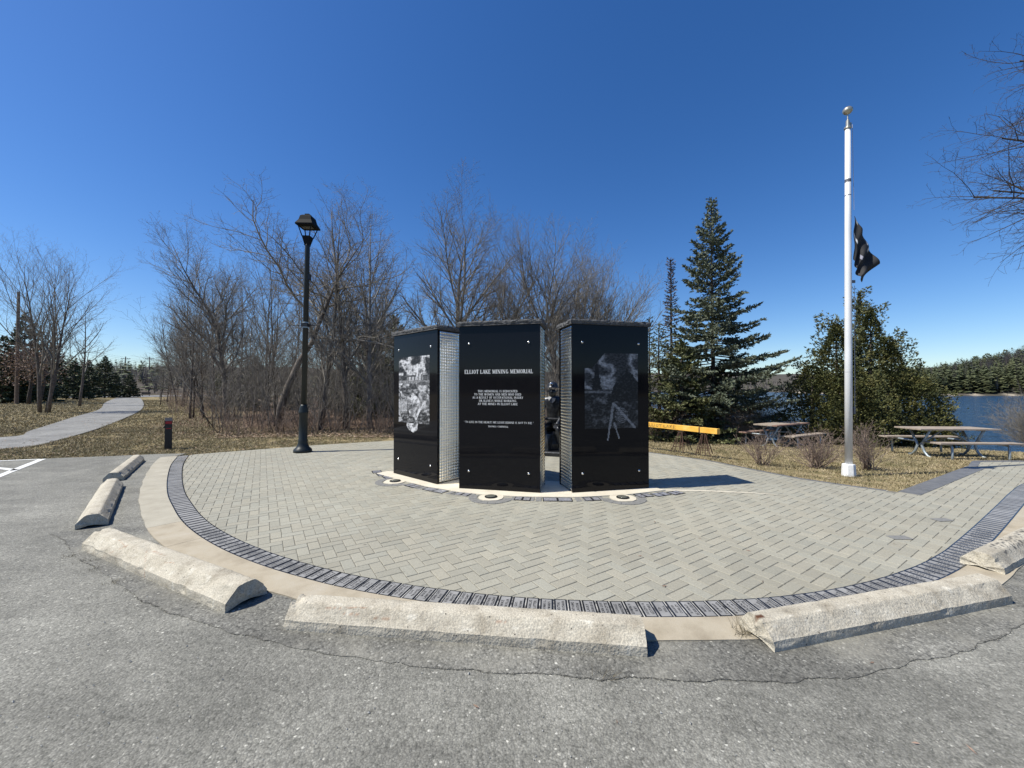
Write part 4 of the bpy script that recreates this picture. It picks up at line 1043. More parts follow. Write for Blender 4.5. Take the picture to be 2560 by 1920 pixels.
ws((-4.64, 4.44), (-6.28, 6.24), 2.38, 'concrete wheel stop second from the bollard, its near end shaded', 2, rough=.6)
ws((-4.16, 3.74), (-1.955, 2.665), 2.42, 'wide rounded wheel stop with red scrape marks, left of the nearest one', 3, w=0.29, h=.155, rough=.9)
ws((-1.474, 2.50), (0.748, 2.249), 2.27, 'nearest concrete wheel stop with a crumbled right end', 4, chip=.8, rough=.5)
ws((1.545, 2.285), (3.605, 2.795), 2.13, 'clean-edged wheel stop right of the nearest one, rusty pin hole at its end', 5, chip=.5, rough=.5)
ws((4.10, 3.22), (5.10, 3.70), 2.2, 'wheel stop cut by the right edge of the picture, black scuffs on top', 6, chip=.6, rough=.5)
def mark(name, P, w, m, z, lab):
    o = ribbon(name, P, w, z, m, .8, kind='structure', label=lab)
# red scrapes on the rounded stop: thin paint streaks laid on its top
M['scrape'] = mat('red_scrape', (0.3, 0.12, 0.08), 0.9)
M['scuff'] = mat('tyre_scuff', (0.12, 0.12, 0.13), 0.9)
M['rusthole'] = mat('rust_stain', (0.12, 0.04, 0.015), 0.9)

# ------------------------------------------------------------------ lamp post
lp = empty('lamp_post', (-5.214, 9.6, 0), 0, 'tall black lamp post with a square lantern beside the woods', 'lamp post')
lp.rotation_euler = (0, radians(0.85), radians(0))
def lamp_part(b, nm, m, k=.9, **kw):
    out = []
    for x, y, z in b.v:
        if z > 5.22: out.append((x * .80, y * .80, 5.17 + (z - 5.24) * .80))
        else: out.append((x * k, y * k, z))
    b.v = out; return b.build(nm, m, lp, **kw)
b = MB(); b.lathe([(.235, 0), (.235, .045), (.225, .075), (.17, .12), (.135, .18), (.118, .26), (.122, .30), (.11, .32), (.108, .95), (.122, .97), (.125, 1.0), (.11, 1.03), (.112, 1.06), (.085, 1.14), (.082, 1.18)], 28); lamp_part(b, 'base', M['black_paint'], smooth=True)
b = MB(); b.lathe([(.074, 1.18), (.064, 5.16), (.066, 5.20)], 20); lamp_part(b, 'shaft', M['black_paint'], smooth=True)
b = MB(); b.box((.075, 0, 4.38), (.06, .09, .15), bev=.01); lamp_part(b, 'junction_box', M['black_satin'])
for z in (3.10, 3.22): b = MB(); b.lathe([(.079, z), (.079, z + .025)], 18); lamp_part(b, 'clamp_band', M['galv'])
b = MB(); b.tube([(-.42, 0, 3.17), (.40, 0, 3.17)], [.012, .012], 8); b.box((0, 0, 3.17), (.17, .17, .07)); lamp_part(b, 'cross_bar', M['black_satin'])
b = MB(); b.lathe([(.095, 5.23), (.1, 5.28), (.17, 5.50), (.17, 5.52)], 4, off=pi / 4); lamp_part(b, 'lantern_cup', M['hood'])
for k in range(4):
    a = pi / 4 + k * pi / 2; b = MB(); b.beam((.16 * cos(a), .16 * sin(a), 5.50), (.30 * cos(a), .30 * sin(a), 5.86), .026, .026); lamp_part(b, 'lantern_rod', M['hood'])
b = MB(); b.lathe([(.365, 5.82), (.375, 5.86), (.29, 5.97), (.27, 6.0), (.23, 6.13), (.18, 6.165), (.1, 6.17), (.1, 6.22), (.06, 6.235)], 4, off=pi / 4); lamp_part(b, 'lantern_hood', M['hood'])
b = MB(); b.box((0, 0, 5.81), (.30, .16, .03)); lamp_part(b, 'lamp_lens', M['lampglass'])
lp.location = (-5.214, 9.6, 0.0)

# ------------------------------------------------------------------ bollard
bo = empty('bollard', (-9.1, 10.2, -0.03), radians(42), 'short black square bollard with a slanted red-faced top, beside the edging', 'bollard')
b = MB(); s = .075
b.add([(-s, -s, 0), (s, -s, 0), (s, s, 0), (-s, s, 0), (-s, -s, .76), (s, -s, .76), (s, s, .84), (-s, s, .84)], [(0, 3, 2, 1), (4, 5, 6, 7), (0, 1, 5, 4), (1, 2, 6, 5), (2, 3, 7, 6), (3, 0, 4, 7)])
b.build('post', M['black_satin'], bo)
b = MB(); b.add([(-s + .012, -s - .003, .68), (s - .012, -s - .003, .68), (s - .012, -s - .003, .75), (-s + .012, -s - .003, .75)], [(0, 1, 2, 3)]); b.build('red_panel', M['red'], bo)
b = MB(); b.box((0, -s - .003, .56), (.1, .004, .02)); b.build('red_stripe', M['red'], bo)
b = MB(); b.lathe([(.02, 0), (.02, .03), (.005, .034)], 10); o = b.build('knob', M['black_satin'], bo, smooth=True); o.location = (-s, 0, .60); o.rotation_euler = (0, -pi / 2, 0)

# ------------------------------------------------------------------ flagpole and flag
fp = empty('flagpole', (6.171, 7.07, -0.03), 0, 'white aluminium flagpole on a white concrete foot in the lawn', 'flagpole')
fp.rotation_euler = (0, radians(.6), 0)
b = MB(); b.lathe([(.105, 0), (.105, .06), (.098, .20), (.094, .22), (.06, .225)], 8); b.build('foot', M['white_base'], fp)
b = MB(); b.lathe([(.0575, .2), (.056, 2.2), (.05, 4.5), (.041, 6.42)], 24); b.build('pole', M['alu'], fp, smooth=True)
for z, h in ((5.42, .06), (5.17, .015), (3.98, .04), (3.86, .05), (2.72, .015), (2.62, .05), (2.52, .04), (1.9, .008), (3.2, .01)):
    r = .058 - .0027 * z; b = MB(); b.lathe([(r + .0035, z), (r + .0035, z + h)], 20); b.build('tarnished_band', M['alu_band'], fp)
b = MB(); b.lathe([(.048, 6.42), (.057, 6.43), (.055, 6.46), (.032, 6.47), (.03, 6.58), (.012, 6.6), (.011, 6.72)], 14); b.box((.035, 0, 6.5), (.05, .03, .08)); b.build('truck', M['gold'], fp)
b = MB(); b.lathe([(.002, -.075), (.06, -.06), (.098, -.02), (.1, 0), (.098, .02), (.06, .06), (.002, .075)], 20); o = b.build('ball', M['gold'], fp, smooth=True); o.location = (0, 0, 6.77); o.scale = (.78, .78, .95)
b = MB()
b.tube([(.068, -.02, 6.5), (.085, -.03, 4.9)], [.004, .004], 5); b.tube([(.10, -.02, 3.5), (.09, -.03, 1.2)], [.004, .004], 5); b.tube([(.068, .02, 6.5), (.09, .02, 1.2)], [.004, .004], 5)
b.build('halyard', M['rope'], fp)
b = MB(); b.box((.095, 0, 3.58), (.06, .02, .05)); b.build('halyard_clip', M['alu_band'], fp)
b = MB(); b.box((.09, 0, 1.2), (.03, .06, .12)); b.build('cleat', M['alu_band'], fp)
# hanging flag: cloth gathered in folds, falling from its upper hoist corner
fb = MB(); fb.c = []; NU, NV = 34, 46
for j in range(NV + 1):
    v = j / NV                               # down
    for i in range(NU + 1):
        u = i / NU                           # across
        zt = 4.80 - 1.02 * v - .02
        A4 = (.105, 4.76), (.085, 3.97), (.205, 3.53), (.53, 3.86)
        x = (A4[0][0] * (1 - u) * (1 - v) + A4[1][0] * (1 - u) * v + A4[2][0] * u * v + A4[3][0] * u * (1 - v)) + .012 * sin(v * 11) * (1 - u)
        z = (A4[0][1] * (1 - u) * (1 - v) + A4[1][1] * (1 - u) * v + A4[2][1] * u * v + A4[3][1] * u * (1 - v)) + .012 * sin(u * 19 + v * 4)
        y = .04 * u * sin(v * 6 - u * 8) + .028 * sin(u * 19 + 2.5 * v) * min(1, u * 4)
        fb.v.append((x, y - .03, z))
        c = (.010, .010, .012)
        if abs(v - .40 - .25 * u) < .035 and u < .26: c = (.6, .6, .6) if (int(u * 34) % 4) else (.03, .03, .03)
        if .55 < v < .66 and .42 < u < .52: c = (.3, .3, .36)
        if .42 < u < .56 and v < .07: c = (.6, .6, .6) if (int(u * 90) % 3) else (.06, .06, .06)
        if .62 < u < .70 and v < .10: c = (.6, .6, .6)
        if v < .07 and .04 < u < .14: c = (.45, .44, .4)
        fb.c.append((*c, 1))
for j in range(NV):
    for i in range(NU): a = j * (NU + 1) + i; fb.f.append((a, a + 1, a + NU + 2, a + NU + 1))
fb.m = [0] * len(fb.f)
fo = fb.build('flag', M['flag'], smooth=True, label='black flag with white markings hanging limp at half mast', cat='flag')
fo.location = (6.171 + .035, 7.07, 0.0)
sd = fo.modifiers.new('thick', 'SOLIDIFY'); sd.thickness = .003

# ------------------------------------------------------------------ yellow beam on trestles
A = Vector((4.88, 9.10, .56)); Bv = Vector((3.20, 12.32, .56)); dv = (Bv - A).normalized(); ln = (Bv - A).length
be = empty('yellow_beam', (A.x, A.y, 0), atan2(dv.y, dv.x), 'yellow painted timber beam stencilled ELLIOT LAKE, resting on rusty trestles', 'beam')
b = MB(); b.box((ln / 2, 0, .565), (ln, .11, .125), bev=.004); b.build('timber', M['beam'], be)
b = MB(); text_mesh(b, 'ELLIOT LAKE', .98, .08, False, .2, .2); o = b.build('lettering', M['beam_text'], be); o.location = (1.66, .057, .527); o.rotation_euler = (pi / 2, 0, pi)
b = MB(); b.box((.47, 0, .565), (.03, .118, .133)); b.build('strap', M['rust'], be)
KTR = []
for k, (s_, a) in enumerate(((.38, 0.5), (1.02, 0.15), (2.95, 0.3))):
    c = A + dv * s_
    tr = empty('trestle', (c.x, c.y, -0.035), atan2(dv.y, dv.x) + a, ['rusty rod trestle nearest the free end of the yellow beam', 'rusty rod trestle under the lettering of the yellow beam', 'rusty rod trestle at the hidden end of the yellow beam'][k], 'trestle', 'rusty trestles under the yellow beam')
    for sx in (-1, 1):
        for sy in (-1, 1):
            b = MB(); b.tube([(sx * .04, sy * .05, .515), (sx * .16, sy * .22, 0)], [.011, .011], 6); b.build('leg', M['rust'], tr)
            b = MB(); b.tube([(sx * .02, sy * .05, .515), (sx * .06, sy * .24, 0)], [.008, .008], 6); b.build('leg', M['rust'], tr)
    for sy in (-1, 1):
        for z in (.13, .2):
            f = 1 - z / .515; b = MB(); b.tube([(-.04 - .12 * f, sy * (.05 + .17 * f), z), (.04 + .12 * f, sy * (.05 + .17 * f), z)], [.008, .008], 6); b.build('crossbar', M['rust'], tr)
    b = MB(); b.box((0, 0, .53), (.12, .14, .012)); b.build('top_plate', M['rust'], tr)

# ------------------------------------------------------------------ picnic tables
def picnic(loc, rz, L, label, bm_, bm2):
    t = empty('picnic_table', loc, rz, label, 'picnic table', 'picnic tables above the lake')
    for k in range(5):
        y = (k - 2) * .148; b = MB(); b.box((0, y, .755), (L, .14, .038), bev=.004); b.build('tabletop_plank', bm_ if k else bm2, t)
    for s in (-1, 1):
        for k in range(2):
            b = MB(); b.box((.0, s * (.66 + k * .135), .45), (L, .128, .038), bev=.004); b.build('seat_plank', bm_ if s < 0 else bm2, t)
    for s in (-1, 1):
        x = s * (L / 2 - .32)
        for q in (-1, 1):
            b = MB(); P = [(x, q * .27, .735), (x, q * .10, .40), (x, q * .06, .30), (x, q * .12, .14), (x, q * .22, .03), (x, q * .30, .02)]
            b.tube(P, [.03] * 6, 10); b.build('leg', M['galv'], t, smooth=True)
            b = MB(); b.tube([(x, q * .1, .41), (x, q * .55, .41), (x, q * .76, .405), (x, q * .80, .36), (x, q * .80, .1), (x, q * .79, .0)], [.026] * 6, 10); b.build('seat_support', M['galv'], t, smooth=True)
        b = MB(); b.tube([(x, 0, .32), (x - s * .62, 0, .735)], [.02, .02], 8); b.build('brace', M['galv'], t)
        b = MB(); b.tube([(x, -.3, .725), (x, .3, .725)], [.022, .022], 8); b.build('top_rail', M['galv'], t)
    return t
zt = height(11.9, 10.35)
picnic((11.66, 10.35, zt), radians(-3), 1.98, 'long weathered picnic table at the right, lake behind it', M['board'], M['board'])
picnic((9.22, 13.15, height(9.22, 13.15)), radians(29), 2.1, 'picnic table with reddish boards, seen end-on behind the bare shrubs', M['board'], M['board_red'])

# ------------------------------------------------------------------ bare trees
def vrot(d, ang, az):
    """turn direction d by ang away from itself, around azimuth az"""
    x, y, z = d
    if abs(z) < .9: ux, uy, uz = y, -x, 0.0
    else: ux, uy, uz = 0.0, z, -y
    l = sqrt(ux * ux + uy * uy + uz * uz); ux /= l; uy /= l; uz /= l
    wx, wy, wz = y * uz - z * uy, z * ux - x * uz, x * uy - y * ux
    ca, sa = cos(az), sin(az); px, py, pz = ux * ca + wx * sa, uy * ca + wy * sa, uz * ca + wz * sa
    c, s = cos(ang), sin(ang)
    return (x * c + px * s, y * c + py * s, z * c + pz * s)
def grow(mb, p, d, L, r, lv, S, rs, store=None):
    nseg = S['seg'][lv]; wig = S['wig'][lv]; trop = S['trop'][lv]
    pts = [p]; rads = [r]; dirs = [d]; sl = L / nseg
    tip = S['tip'][lv] * r if lv else S.get('tip0', .06) * r
    rmin = S.get('rmin', .0022)
    for i in range(nseg):
        dx = d[0] + rs.gauss(0, wig); dy = d[1] + rs.gauss(0, wig); dz = d[2] + rs.gauss(0, wig * .7) + trop
        l = sqrt(dx * dx + dy * dy + dz * dz); d = (dx / l, dy / l, dz / l)
        p = (p[0] + d[0] * sl, p[1] + d[1] * sl, p[2] + d[2] * sl)
        pts.append(p); dirs.append(d); rads.append(max(rmin, r + (tip - r) * (i + 1) / nseg))
    sides = S['sides'][lv]
    (mb[0] if lv == 0 else mb[1]).tube(pts, rads, sides, cap=(lv == 0))
    if lv + 1 >= len(S['seg']): return
    n = S['n'][lv]; n = max(1, int(n * rs.uniform(.8, 1.2) * (min(1.3, L / S['ref'][lv]) if lv else 1) + .5)); f0 = S['f0'][lv]
    az = rs.uniform(0, 6.28)
    for k in range(n):
        f = f0 + (1 - f0) * ((k + rs.uniform(0.1, .9)) / n); x = f * nseg; i = min(nseg - 1, int(x)); t = x - i
        q = tuple(pts[i][c] + (pts[i + 1][c] - pts[i][c]) * t for c in (0, 1, 2))
        rr = rads[i] + (rads[i + 1] - rads[i]) * t
        az += 2.4 + rs.uniform(-.5, .5)
        ang = radians(rs.uniform(*S['ang'][lv])); 
        nd = vrot(dirs[i], ang, az)
        if nd[2] < -.15 and not S.get('droopy'): nd = (nd[0], nd[1], -nd[2] * .3)
        fr = S['lr'][lv] * rs.uniform(.65, 1.15) * (1 - S['fall'][lv] * (f - f0) / (1 - f0))
        grow(mb, q, nd, L * fr, max(rmin, min(rr * .85, rr * S['rr'][lv] + .0006)), lv + 1, S, rs)
MAPLE = dict(seg=[8, 7, 5, 4, 2], wig=[.05, .07, .09, .10, .12], trop=[.06, .09, .07, .05, .03], sides=[8, 5, 4, 3, 3], tip=[.2, .25, .3, .5, .6], n=[15, 10, 8, 5], f0=[.22, .2, .2, .2], ang=[(28, 48), (24, 44), (28, 50), (28, 55)], lr=[.62, .5, .42, .42], fall=[.55, .5, .4, .3], rr=[.6, .58, .55, .6], ref=[1, 3.0, 1.4, .6])
SLIM = dict(MAPLE, n=[20, 7, 6, 4], lr=[.30, .5, .45, .5], ang=[(30, 52), (25, 45), (30, 50), (30, 55)], f0=[.2, .2, .2, .2], wig=[.035, .07, .1, .1, .1], ref=[1, 1.8, .9, .4])
OAK = dict(MAPLE, wig=[.09, .19, .24, .26, .25], trop=[.03, .02, .03, .03, .02], ang=[(38, 72), (35, 65), (35, 65), (35, 70)], n=[12, 8, 7, 4], lr=[.6, .5, .42, .4], seg=[9, 9, 6, 4, 2])
SAP = dict(seg=[6, 4, 3], wig=[.06, .1, .12], trop=[.05, .06, .04], sides=[4, 3, 3], tip=[.3, .4, .5], n=[12, 5], f0=[.2, .2], ang=[(28, 62), (28, 60)], lr=[.34, .45], fall=[.5, .3], rr=[.5, .55], ref=[1, .8])
def tree_meshes(S, H, r, seed, lean=(0, 0), fork=0, bm='bark', tm='twig', stems=None):
    rs = random.Random(seed); a, c = MB(), MB()
    if stems:
        for (dx, dy, px, py, k) in stems:
            l = sqrt(dx * dx + dy * dy + 1); grow((a, c), (px, py, -.1), (dx / l, dy / l, 1 / l), H * k, r * k, 0, S, rs)
    else:
        l = sqrt(lean[0] ** 2 + lean[1] ** 2 + 1)
        grow((a, c), (0, 0, -.1), (lean[0] / l, lean[1] / l, 1 / l), H, r, 0, S, rs)
    a1 = a.mesh('trunk', M[bm], True); c1 = c.mesh('crown', M[tm], True)
    return a1, c1
def put_tree(ms, x, y, rz, label, group=None, sc=1.0, name='bare_tree', cat='tree', szz=None, z=None):
    g = empty(name, (x, y, height(x, y) if z is None else z), rz, label, cat, group)
    g.scale = (sc, sc, sc if szz is None else szz)
    link(ms[0], 'trunk', g); link(ms[1], 'crown', g); return g
def SX(s, d): return (s - 1280) / 961 * d

# individual trees
put_tree(tree_meshes(SLIM, 12.2, .14, 21), SX(458, 35), 35, 0, 'straight bare tree at the left end of the woods, beside the footpath', name='bare_tree', sc=1.0, szz=1.0)
put_tree(tree_meshes(dict(SLIM, n=[22, 10, 8, 5], lr=[.42, .5, .45, .5], wig=[.10, .1, .1, .1, .1]), 9.6, .13, 22, lean=(-.22, 0)), SX(572, 19.2), 19.2, 0, 'grey tree leaning left at the edge of the woods, behind the bollard', szz=.95)
put_tree(tree_meshes(dict(OAK, n=[15, 12, 9, 6], f0=[.42, .2, .2, .2]), 10.0, .17, 24, lean=(.03, 0)), SX(700, 14.6), 14.6, 0.7, 'gnarled big oak with twisting bare limbs just behind the lamp post', name='oak_tree', sc=.9, szz=.84)
put_tree(tree_meshes(dict(MAPLE, n=[22, 13, 9, 6], f0=[.14, .2, .2, .2]), 10.8, .19, 31), SX(1140, 17.5), 17.5, 1.0, 'broad bare maple with ascending limbs, tallest over the middle pillar', name='maple_tree', sc=1.05, szz=.85)
put_tree(tree_meshes(MAPLE, 8.6, .13, 33), SX(1325, 18), 18, 2.0, 'bare tree rising over the gap between middle and right pillars', name='maple_tree', szz=.88)
put_tree(tree_meshes(dict(MAPLE, ang=[(18, 34), (20, 36), (25, 45), (28, 50)]), 9.4, .14, 35, stems=[(-.05, 0, 0, 0, 1.0), (.22, .02, .15, 0, .92), (.4, 0, .3, .1, .8), (.1, .1, .1, .3, .95)]), SX(1425, 18.5), 18.5, 0, 'clump of bare stems fanning right above the right pillar', name='maple_tree', szz=.88)
put_tree(tree_meshes(SLIM, 9.0, .12, 37), SX(865, 15.5), 15.5, .4, 'slim bare tree between lamp post and left pillar, the taller one', name='bare_tree')
put_tree(tree_meshes(SLIM, 8.6, .11, 38, lean=(.16, 0)), SX(800, 15.0), 15.0, .9, 'slim bare tree leaning right just beyond the lamp post', name='bare_tree')
put_tree(tree_meshes(dict(SLIM, lr=[.4, .5, .45, .5]), 8.8, .12, 39, bm='bark_pale'), SX(925, 15.8), 15.8, 1.9, 'pale-stemmed bare tree close to the left pillar', name='bare_tree')
# left lawn
put_tree(tree_meshes(dict(MAPLE, n=[13, 8, 6, 3], ang=[(16, 38), (20, 40), (26, 46), (28, 50)]), 11.6, .11, 41, stems=[(-.05, 0, -.3, 0, 1), (.01, .05, 0, .1, .97), (.09, 0, .28, 0, .9)]), SX(112, 25.9), 25.9, 0, 'three-stemmed bare tree on the left lawn before the pines', name='maple_tree', szz=.86)
put_tree(tree_meshes(dict(SLIM, n=[16, 6, 5, 3], f0=[.3, .2, .2, .2]), 11.0, .12, 43), SX(200, 36.5), 36.5, 1.2, 'single bare tree on the left lawn beside the footpath', name='bare_tree', szz=.88)

# the rest of the woods, from shared prototypes
protos = [tree_meshes(dict(SLIM, ang=[(35, 65), (30, 55), (30, 55), (30, 60)]), 9, .075, 51, bm='bark_dark', tm='twig_dark'), tree_meshes(MAPLE, 8, .08, 52), tree_meshes(SLIM, 8.5, .07, 53, lean=(.25, 0)),
          tree_meshes(dict(MAPLE, n=[12, 8, 6, 3]), 9, .09, 54, lean=(-.18, .05), bm='bark_dark', tm='twig_dark'), tree_meshes(dict(SLIM, ang=[(35, 65), (30, 55), (30, 55), (30, 60)]), 7.5, .055, 55, bm='bark_dark'), tree_meshes(dict(SLIM, n=[14, 6, 5, 3], lr=[.42, .5, .45, .5]), 8.5, .065, 56, lean=(-.1, 0), bm='bark_pale')]
PH_ = [9, 8, 8.5, 9, 7.5, 8.5]
env = [(330, 800), (380, 720), (430, 640), (480, 600), (560, 600), (640, 590), (700, 600), (800, 610), (880, 590), (950, 590), (1010, 680), (1100, 660), (1200, 620), (1300, 620), (1380, 600), (1450, 575), (1510, 660), (1560, 745), (1620, 800)]
def env_at(s):
    for (a, ya), (b_, yb) in zip(env[:-1], env[1:]):
        if a <= s <= b_: return ya + (yb - ya) * (s - a) / (b_ - a)
    return 800
rw = random.Random(99); placed = 0
zones = [(0, 760, 'bare tree in the thick of the woods left of the lamp post'), (760, 985, 'bare tree in the thick of the woods between lamp post and pillars'), (985, 3000, 'bare tree in the woods behind the pillars')]
for k in range(78):
    s = rw.uniform(470, 1590); d = rw.uniform(14.5, 34)
    x = SX(s, d)
    if x > 3.2 + .06 * d: continue
    top = env_at(s) + rw.uniform(35, 230); H = 1.55 + (974.5 - top) / 961 * d
    if s < 560 and d < 20: continue
    q = rw.randrange(6); lab = [z for z in zones if z[0] <= s < z[1]][0][2]
    put_tree(protos[q], x, d, rw.uniform(0, 6.28), lab, lab.replace('bare tree', 'bare trees'), sc=min(1.25, H / PH_[q]) if H / PH_[q] > .5 else .5, szz=H / PH_[q], name='bare_tree'); placed += 1
# woods running back along the path
for k in range(26):
    d = rw.uniform(36, 85); s = rw.uniform(400, 560) - (d - 36) * .4
    q = rw.randrange(6); H = rw.uniform(6, 10)
    put_tree(protos[q], SX(s, d), d, rw.uniform(0, 6.28), 'small bare tree far back at the left end of the woods', 'small bare trees at the left end of the woods', sc=H / PH_[q], name='bare_tree')

# thicket of saplings and brambles: one mass each
def thicket(name, n, fn, m, label, H=(1.5, 4), r=.012, S=SAP, seed=5):
    rs = random.Random(seed); a = MB()
    for _ in range(n):
        x, y = fn(rs); h = rs.uniform(*H); le = rs.gauss(0, .3); l2 = rs.gauss(0, .2); l = sqrt(le * le + l2 * l2 + 1)
        grow((a, a), (x, y, height(x, y) - .03), (le / l, l2 / l, 1 / l), h, r * h / 3 + .003, 0, S, rs)
    o = a.build(name, m, smooth=True, kind='stuff', label=label); return o
def wood_pt(rs, d0=13.6, d1=26, s0=540, s1=1560):
    while True:
        s = rs.uniform(s0, s1); d = d0 + (d1 - d0) * rs.random() ** 1.4; x = SX(s, d)
        if x < 3.0 + .06 * d: return x, d + .5 * nz(x, 0)
thicket('sapling_thicket', 400, wood_pt, M['twig_dark'], 'tangle of thin dark saplings filling the woods', (1.6, 4.6), .011, seed=5)
thicket('pale_saplings', 190, wood_pt, M['twig'], 'pale thin saplings catching the sun at the edge of the woods', (1.2, 4.2), .010, seed=6)
BR_ = dict(SAP, wig=[.16, .2, .2], trop=[-.03, 0, 0], n=[7, 3], ang=[(30, 70), (30, 70)], sides=[3, 3, 3])
thicket('bramble', 900, lambda rs: wood_pt(rs, 12.9, 17.5, 560, 1560), M['twig_red'], 'reddish brown brambles along the foot of the woods', (.4, 1.2), .010, BR_, seed=7)
thicket('bramble', 420, lambda rs: (lambda d: (SX(rs.uniform(432, 560) - (d - 20) * .8, d), d))(rs.uniform(20, 60)), M['twig_red'], 'brown brush bordering the footpath at the left end of the woods', (.6, 2.2), .014, BR_, seed=8)
thicket('lakeside_brush', 420, lambda rs: (lambda d: (SX(rs.uniform(1600, 1900), d), d))(rs.uniform(14.2, 16.6)), M['twig_red'], 'grey brown brush under the spruces at the lake bank', (.6, 1.7), .012, BR_, seed=9)

# ------------------------------------------------------------------ shrubs
def shrub_mesh(seed, n, H, spread, m, S=None, r=.007):
    S = S or dict(seg=[5, 3, 2], wig=[.12, .15, .2], trop=[.05, .07, .05], sides=[4, 3, 3], tip=[.4, .5, .6], n=[7, 3], f0=[.25, .2], ang=[(22, 48), (25, 50)], lr=[.45, .45], fall=[.3, .3], rr=[.65, .7], ref=[1, .4])
    rs = random.Random(seed); a, c = MB(), MB()
    for _ in range(n):
        az = rs.uniform(0, 6.28); t = rs.uniform(.05, spread); l = sqrt(1 + t * t)
        grow((a, c), (rs.gauss(0, .05), rs.gauss(0, .05), -.02), (cos(az) * t / l, sin(az) * t / l, 1 / l), H * rs.uniform(.6, 1.05), r * rs.uniform(.7, 1.2), 0, S, rs)
    return a.mesh('stems', m, True), c.mesh('twigs', m, True)
def put_shrub(ms, x, y, label, group, sc=1, rz=0):
    g = empty('bare_shrub', (x, y, height(x, y)), rz, label, 'shrub', group); g.scale = (sc, sc, sc)
    link(ms[0], 'stems', g); link(ms[1], 'twigs', g)
GS = 'bare shrubs in the lawn round the flagpole'
put_shrub(shrub_mesh(1, 24, .85, .8, M['shrub'], r=.010), 5.34, 8.25, 'small bare shrub leftmost, before the end-on picnic table', GS)
put_shrub(shrub_mesh(2, 46, .78, 1.35, M['shrub'], r=.010), 6.28, 7.95, 'widest bare shrub, close left of the flagpole', GS)
put_shrub(shrub_mesh(3, 30, .85, .75, M['shrub'], r=.010), 7.16, 7.75, 'upright bare shrub just right of the flagpole', GS)
gs = shrub_mesh(4, 60, 1.9, .8, M['twig'], dict(seg=[6, 5, 4, 2], wig=[.1, .12, .14, .15], trop=[.03, .04, .03, .02], sides=[4, 3, 3, 3], tip=[.4, .5, .5, .6], n=[9, 5, 3], f0=[.2, .2, .2], ang=[(22, 48), (25, 50), (25, 50)], lr=[.42, .45, .45], fall=[.3, .3, .3], rr=[.6, .65, .7], ref=[1, .6, .3]), .011)
put_shrub(gs, 16.6, 12.0, 'grey twiggy bush at the right edge above the water', None)
for k, (s, d, q) in enumerate(((1905, 15.5, .8), (1960, 16.2, .6), (1850, 14.6, .7))):
    put_shrub(gs, SX(s, d), d, ['bare grey bush between the spruce and the cedars', 'thin bare bush against the water left of the cedars', 'bare grey bush below the right skirt of the big spruce'][k], None, q, k * 2.0)

